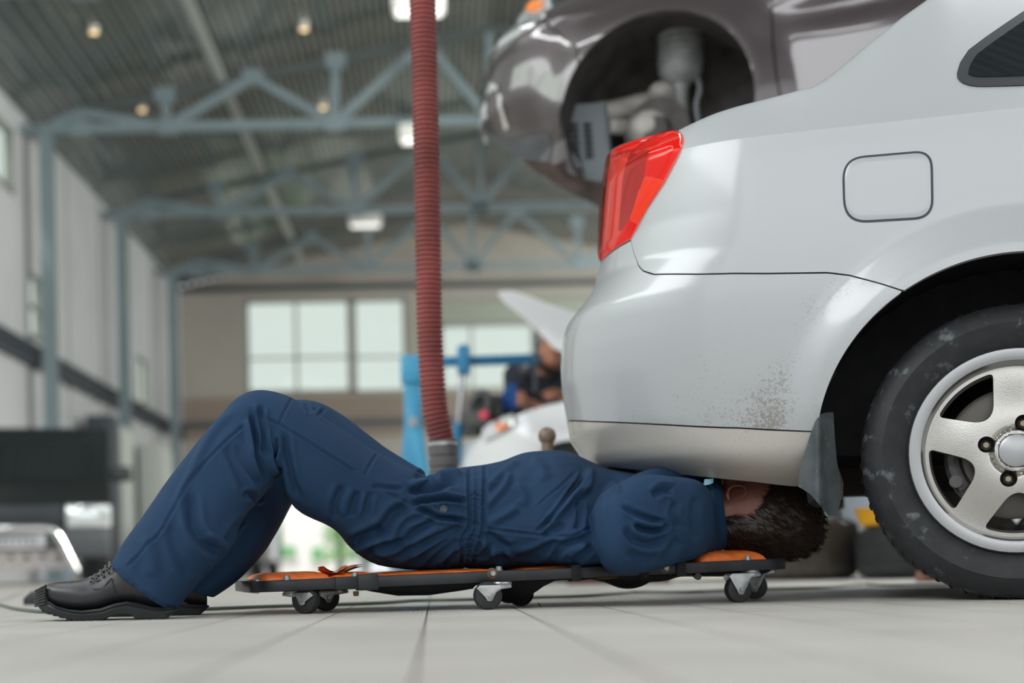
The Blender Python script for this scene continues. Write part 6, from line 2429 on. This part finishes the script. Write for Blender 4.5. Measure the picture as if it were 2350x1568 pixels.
# raised bonnet
hd_px = [(1141, 674), (1150, 668), (1172, 667), (1200, 674), (1262, 698), (1330, 720), (1420, 742), (1520, 775), (1522, 850), (1420, 845), (1330, 830), (1272, 800), (1236, 762), (1200, 728), (1160, 698)]
rows = []
for t in np.linspace(0, 1, 13):
    bow = 0.035 * math.sin(math.pi * t)
    rows.append([P(x, yy_, DW + 0.25) + np.array([0.44 * t - 0.06 * math.sin(math.pi * t), 1.33 * t, bow]) for x, yy_ in hd_px])
MB().rings(rows).build('bonnet', M_WHITE, wcar)
MB().tube([P(1228, 900, DW + 0.4), P(1232, 765, DW + 0.4)], 0.012, 8).build('bonnet_stay', M_DARKST, wcar)
# engine bay fittings
eb = MB()
random.seed(3)
for k in range(16):
    c = P(random.uniform(1085, 1180), random.uniform(925, 985), DW + random.uniform(0.5, 1.2))
    eb.box(c, (random.uniform(0.06, 0.16), 0.12, random.uniform(0.05, 0.14)))
eb.tube(spline([P(x, y, DW + 0.6) for x, y in ((1085, 970), (1080, 930), (1100, 905), (1120, 915), (1118, 950))], 5), 0.03, 10)
eb.build('engine', mat('engine_grey', (0.10, 0.105, 0.10), 0.5, 0.3, noise=(8, 0.5)), wcar, bevel=0.01)
cab = MB()
cab.prism([P(x, y, DW + 0.2) for x, y in ((1500, 925), (1640, 760), (2200, 750), (2350, 880), (2350, 1240), (1500, 1240))], (0, 1.2, 0))
cab.build('cabin', M_WHITE, wcar, bevel=0.04)
for y in (DW + 0.03, DW + 1.62):
    wheel_simple(wcar, (P(1312, 1150, DW)[0], y, 0.32), (0, -1 if y < DW + 1 else 1, 0), 0.32)
mb = MB()
mb.prism([P(x, y, DW + 0.10) for x, y in ((1180, 1200), (1200, 1080), (1240, 1030), (1310, 1006), (1390, 1060), (1440, 1200))], (0, 0.25, 0))
mb.build('wheelhouse', mat('wheelhouse_grey', (0.05, 0.05, 0.052), 0.7), wcar, smooth=False)

# blue fender cover over the wing edge
fcv = []
for t in np.linspace(0, 1, 10):
    row = []
    for x, y in ((1088, 962), (1112, 948), (1140, 930), (1155, 905), (1166, 885), (1186, 885), (1186, 935)):
        row.append(P(x, y + 5 * math.sin(7 * t + x * 0.05), DW + 0.75 + 0.5 * t))
    fcv.append(row)
m_ = MB().rings(fcv)
tag(m_.build('cover_cloth', mat('bright_blue_cloth', (0.01, 0.085, 0.33), 0.7), None), 'bright blue cloth over the white car next to the mechanic in the dark shirt', 'cloth')

# ------------------------------------------------------------------ blue engine crane
DC = 8.4
crane = empty('engine_crane', 'blue engine crane with its boom reaching towards the raised white bonnet', 'engine crane', P(955, 1300, DC) * np.array([1, 1, 0]))
M_CBLUE = mat('crane_light_blue', (0.05, 0.33, 0.55), 0.4, noise=(4, 0.1))
c0 = P(955, 1300, DC)
zt = P(950, 826, DC)[2]
MB().bar((P(948, 1000, DC)[0], DC, 0.1), (P(945, 826, DC)[0], DC, zt), 0.10, 0.10, (0, 1, 0)).build('mast', M_CBLUE, crane, bevel=0.006)
for dx_ in (-1, 1):
    b_ = P(945 + (42 if dx_ > 0 else -22), 1085, DC)
    g_ = P(945 + dx_ * (60 if dx_ > 0 else 40), 1290, DC)
    MB().bar((P(947, 940, DC)[0], DC - 0.06 * dx_, P(947, 935, DC)[2]), (g_[0], DC - 0.10 * dx_, 0.09), 0.075, 0.075, (0, 1, 0)).build('mast_brace', M_CBLUE, crane, bevel=0.006)
mb = MB().box(P(946, 850, DC) + np.array([0, 0, 0]), (0.135, 0.14, 0.16))
mb.build('mast_head', M_CBLUE, crane, bevel=0.008)
MB().cyl(P(948, 968, DC - 0.12), P(948, 968, DC - 0.07), 0.028, 14).build('pivot_bolt', M_ZINC, crane)
MB().bar(P(940, 833, DC), P(1238, 824, DC + 0.15), 0.06, 0.055).build('boom', mat('crane_blue', (0.025, 0.20, 0.40), 0.4), crane, bevel=0.005)
MB().tube([P(1042, 1072, DC), P(1052, 972, DC)], 0.032, 14).build('ram_cylinder', M_BLUE, crane)
MB().tube([P(1052, 975, DC), P(1064, 838, DC)], 0.018, 12).build('ram_rod', mat('ram_rod_grey', (0.55, 0.55, 0.56), 0.25, 0.8), crane)
MB().box(P(1063, 828, DC - 0.02), (0.07, 0.09, 0.16)).build('boom_clevis', M_BLUE, crane, bevel=0.004)
MB().tube([P(1064, 830, DC), P(1064, 790, DC)], 0.014, 8).build('pump_handle', M_BLUE, crane)
for s in (-1, 1):
    MB().bar((c0[0] - 0.03, DC + s * 0.42, 0.1), (c0[0] + 0.9, DC + s * 0.30 * 0 + (0.62 if s > 0 else -0.55) * 1.0, 0.1), 0.07, 0.06).build('base_leg', M_CBLUE, crane, bevel=0.004)
    for xx_ in (c0[0] - 0.03, c0[0] + 0.88):
        MB().lathe([(0.0, -0.015), (0.04, -0.015), (0.04, 0.015), (0, 0.015)], (xx_, DC + s * (0.42 if xx_ < c0[0] + 0.1 else 0.585), 0.04), (0, 1, 0), 18).build('wheel', M_CWHEEL, crane)
MB().bar((c0[0] - 0.03, DC - 0.42, 0.1), (c0[0] - 0.03, DC + 0.42, 0.1), 0.07, 0.06).build('base_bar', M_CBLUE, crane, bevel=0.004)
hk = [P(1232, 828, DC + 0.15), P(1232, 860, DC + 0.15)]
MB().tube(hk, 0.008, 8).build('chain', M_DARKST, crane)

# ------------------------------------------------------------------ second mechanic leaning over the engine
DM = 9.15
HB2, CL2 = MB(), MB()
k2 = DM / FPX
cx2 = P(1252, 1300, DM)[0]


def w3(px, py, D):
    return P(px, py, D)


# skeleton points: hips standing on the far side, trunk bent towards the engine
hipL, hipR = np.array([cx2 - 0.10, 9.72, 0.92]), np.array([cx2 + 0.10, 9.72, 0.92])
chest = w3(1242, 868, 9.35)
neck = w3(1262, 826, 9.15)
hd2 = w3(1268, 806, 9.02)
for h in (hipL, hipR):
    s = -1 if h is hipL else 1
    HB2.tube([h, h + [s * 0.02, 0.02, -0.44], h + [s * 0.03, 0.06, -0.84]], [0.085, 0.058, 0.042], 14)
    HB2.tube([h + [s * 0.03, 0.08, -0.86], h + [s * 0.04, -0.13, -0.89]], [0.04, 0.032], 10)
    CL2.tube([h + [0, 0, 0.05], h + [s * 0.02, 0.02, -0.44], h + [s * 0.03, 0.06, -0.84]], [0.11, 0.085, 0.075], 16)
mid = (hipL + hipR) / 2


def oval(mb, pts, rx, ry):
    R = []
    for p, a, b in zip(pts, rx, ry):
        R.append([np.array(p) + np.array([a * math.cos(t), b * math.sin(t) * 0.6, b * math.sin(t) * 0.8]) for t in np.linspace(0, 2 * math.pi, 20, endpoint=False)])
    return mb.rings(R)


trunk = [mid, mid * 0.65 + chest * 0.35, mid * 0.3 + chest * 0.7, chest, chest * 0.45 + neck * 0.55]
oval(HB2, trunk, [0.15, 0.14, 0.16, 0.17, 0.08], [0.10, 0.10, 0.11, 0.10, 0.07])
oval(CL2, trunk, [0.175, 0.17, 0.19, 0.20, 0.10], [0.125, 0.125, 0.135, 0.125, 0.09])
HB2.tube([chest * 0.4 + neck * 0.6, neck, hd2], [0.06, 0.055, 0.06], 12)
HB2.ball(hd2 + [0, -0.02, 0.0], (0.076, 0.098, 0.105), 20)
HB2.ball(hd2 + [0, -0.115, -0.025], (0.014, 0.022, 0.02), 8)
HB2.ball(hd2 + [0, -0.08, -0.07], (0.045, 0.04, 0.04), 12)
for s in (-1, 1):
    HB2.ball(hd2 + [s * 0.077, 0, -0.005], (0.012, 0.022, 0.032), 8)
    sh_ = chest + np.array([s * 0.19, -0.03, 0.03])
    el = w3(1195 if s < 0 else 1300, 925 if s < 0 else 915, 9.1)
    wr = w3(1225 if s < 0 else 1272, 930 if s < 0 else 903, 8.75)
    HB2.tube([sh_, el, wr], [0.052, 0.042, 0.032], 12)
    CL2.tube([sh_ - [s * 0.03, 0, 0], sh_ * 0.6 + el * 0.4, sh_ * 0.25 + el * 0.75], [0.09, 0.08, 0.075], 14)
    d_ = wr - el
    hbk = HB
    HB = HB2
    hand(wr, d_, (s * -0.3, 0, -1), 0.95)
    HB = hbk
v2, f2, e2 = voxel(HB2, 0.008, 3)
man2 = link_mesh('person', v2, f2, mat('skin_warm', (0.50, 0.21, 0.12), 0.5), loc=(cx2, 9.72, 0))
tag(man2, 'person in a dark navy shirt leaning over the engine of the white car', 'person')
v3, f3, e3 = voxel(CL2, 0.009, 3)
v3 = v3 + vnormals(v3, f3) * (hashnoise(v3 * 12, 9) * 0.006)[:, None]
link_mesh('work_clothes', v3, f3, mat('dark_navy_cotton', (0.018, 0.022, 0.034), 0.85), man2)
hm = MB()
hm.ball(hd2 + [0, 0.008, 0.03], (0.083, 0.104, 0.092), 20)
hv, hf_, he = voxel(hm, 0.008, 1)
hv = hv + vnormals(hv, hf_) * (0.005 * hashnoise(hv * 60, 4))[:, None]
link_mesh('hair', hv, hf_, mat('auburn_hair', (0.11, 0.04, 0.017), 0.5), man2)
MB().lathe([(0.062, -0.03), (0.08, -0.02), (0.082, 0.02), (0.066, 0.03)], neck + [0, 0, -0.012], hd2 - neck, 20, closed=True).build('chin_shadow_ring', mat('chin_shadow_black', (0.008, 0.008, 0.01), 0.8), man2)  # black ring stands for the shadow under the chin
for h in (hipL, hipR):
    s = -1 if h is hipL else 1
    MB().rings([[h + np.array([s * 0.035 + w_ * math.cos(t), y_, -h[2] + z_ + z_ * math.sin(t) * 0.98]) for t in np.linspace(0, 2 * math.pi, 14, endpoint=False)] for y_, w_, z_ in ((0.13, 0.03, 0.045), (0.10, 0.045, 0.055), (0.0, 0.045, 0.05), (-0.10, 0.05, 0.04), (-0.17, 0.04, 0.03), (-0.19, 0.015, 0.02))]).build('shoe', M_LEATHER, man2)

# ------------------------------------------------------------------ tyres, cable and bits on the floor
def lying_tyre(px, py, R, W, label, m, D=7.2):
    c = P(px, py, D)
    r_ = empty('tyre', label, 'tyre', (c[0], D, 0))
    prof = [(R * 0.6, 0.0), (R - 0.05, 0), (R - 0.012, 0.02), (R, 0.045)]
    n = 7
    for k in range(n):
        z0, z1 = 0.05 + (W - 0.1) * k / n, 0.05 + (W - 0.1) * (k + 1) / n
        prof += [(R, z0 + 0.003), (R, z1 - 0.006), (R - 0.006, z1 - 0.004), (R - 0.006, z1 - 0.001)]
    prof += [(R - 0.012, W - 0.02), (R - 0.05, W), (R * 0.6, W), (R * 0.58, W - 0.03), (R * 0.7, W - 0.05), (R * 0.7, 0.05), (R * 0.58, 0.03)]
    MB().lathe(prof, (0, 0, 0), (0, 0, 1), 64, closed=True).build('tread_and_walls', m, r_, local=True)
    bl_ = MB()
    for k in range(52):
        t = 2 * math.pi * k / 52
        a_ = np.array([R * math.cos(t), R * math.sin(t), W - 0.085])
        b_ = np.array([(R - 0.004) * math.cos(t + 0.05), (R - 0.004) * math.sin(t + 0.05), W - 0.03])
        bl_.bar(a_, b_, 0.012, 0.006, (math.cos(t), math.sin(t), 0))
    bl_.build('shoulder_blocks', m, r_, local=True, smooth=False)
    return c, D


lying_tyre(1818, 1331, 0.325, 0.30, 'dusty brown grey tyre lying flat behind the mud flap', mat('dusty_tyre', (0.10, 0.085, 0.07), 0.8, noise=(9, 0.35)))
c_, D_ = lying_tyre(2108, 1322, 0.285, 0.245, 'dark tyre lying flat behind the silver car wheel, yellow basin on it', mat('dark_tyre', (0.035, 0.036, 0.036), 0.7, noise=(9, 0.3)), 6.8)
yb = empty('basin', 'yellow plastic basin resting on the dark lying tyre', 'basin', (c_[0] - 0.15, D_ - 0.02, 0.245))
MB().lathe([(0, 0), (0.10, 0), (0.125, 0.01), (0.15, 0.085), (0.155, 0.09), (0.145, 0.09), (0.118, 0.018), (0, 0.012)], (0, 0, 0.001), (0, 0, 1), 40).build('bowl', mat('yellow_plastic', (0.85, 0.42, 0.02), 0.4), yb, local=True)
b = P(2131, 1334, GD(2131, 1335))
tag(MB().box((b[0], b[1], 0.02), (0.07, 0.10, 0.04)).build('wood_block', mat('red_brown_wood', (0.25, 0.12, 0.08), 0.7), None, bevel=0.004), 'reddish brown wooden block on the floor left of the silver car wheel', 'block')
for px, w_, lb in ((1352, 0.10, 'small brown wooden wedge under the middle of the creeper, left one'), (1468, 0.15, 'small brown wooden wedge under the creeper, right one')):
    D = 6.6
    p = P(px, 1330, D)
    tag(MB().prism([(p[0] - w_, D, 0), (p[0] + w_, D, 0), (p[0] + w_ * 0.8, D, 0.045), (p[0] - w_ * 0.4, D, 0.05)], (0, 0.12, 0)).build('wood_wedge', mat('dark_red_wood', (0.14, 0.07, 0.055), 0.8), None, bevel=0.004, smooth=False), lb, 'wedge', 'wooden wedges on the floor')
D = GD(68, 1389)
p = P(68, 1389, D)
tag(MB().prism([(p[0] - 0.02, D, 0), (p[0] + 0.03, D, 0), (p[0] + 0.03, D, 0.035), (p[0] + 0.005, D, 0.042), (p[0] - 0.02, D, 0.02)], (0, 0.06, 0)).build('wheel_chock', M_RUB, None, bevel=0.003), 'small black rubber chock on the floor behind the shoe toe', 'chock')
cab_px = [(-60, 1378), (0, 1391), (38, 1401), (107, 1408), (200, 1410), (300, 1408), (400, 1404), (490, 1401), (612, 1396), (780, 1391), (880, 1387), (950, 1382), (1050, 1380), (1150, 1377), (1240, 1374), (1340, 1371), (1420, 1365), (1460, 1362), (1540, 1362), (1600, 1361), (1680, 1357),
          (1760, 1355), (1890, 1351), (1940, 1346), (1985, 1343), (2040, 1346), (2160, 1344), (2400, 1342)]
pts = []
for x, y in cab_px:
    D = GD(x, y + 1)
    q = P(x, y + 1, D)
    pts.append([q[0], q[1], 0.0045])
tag(MB().tube(spline(pts, 6), 0.0042, 8).build('cable', mat('grey_green_cable', (0.085, 0.11, 0.085), 0.5), None), 'thin grey green cable snaking over the floor behind the creeper', 'cable')
D = GD(40, 1360)
w_pts = []
for x, y in ((-20, 1384), (0, 1381), (22, 1375), (45, 1363), (62, 1354)):
    D = GD(x, y)
    q = P(x, y, D)
    w_pts.append([q[0], q[1], 0.0025])
tag(MB().tube(spline(w_pts, 5), 0.0018, 6).build('wire', mat('grey_wire', (0.2, 0.2, 0.2), 0.5), None), 'thin grey wire on the floor at the left edge, beside the black chock', 'wire')
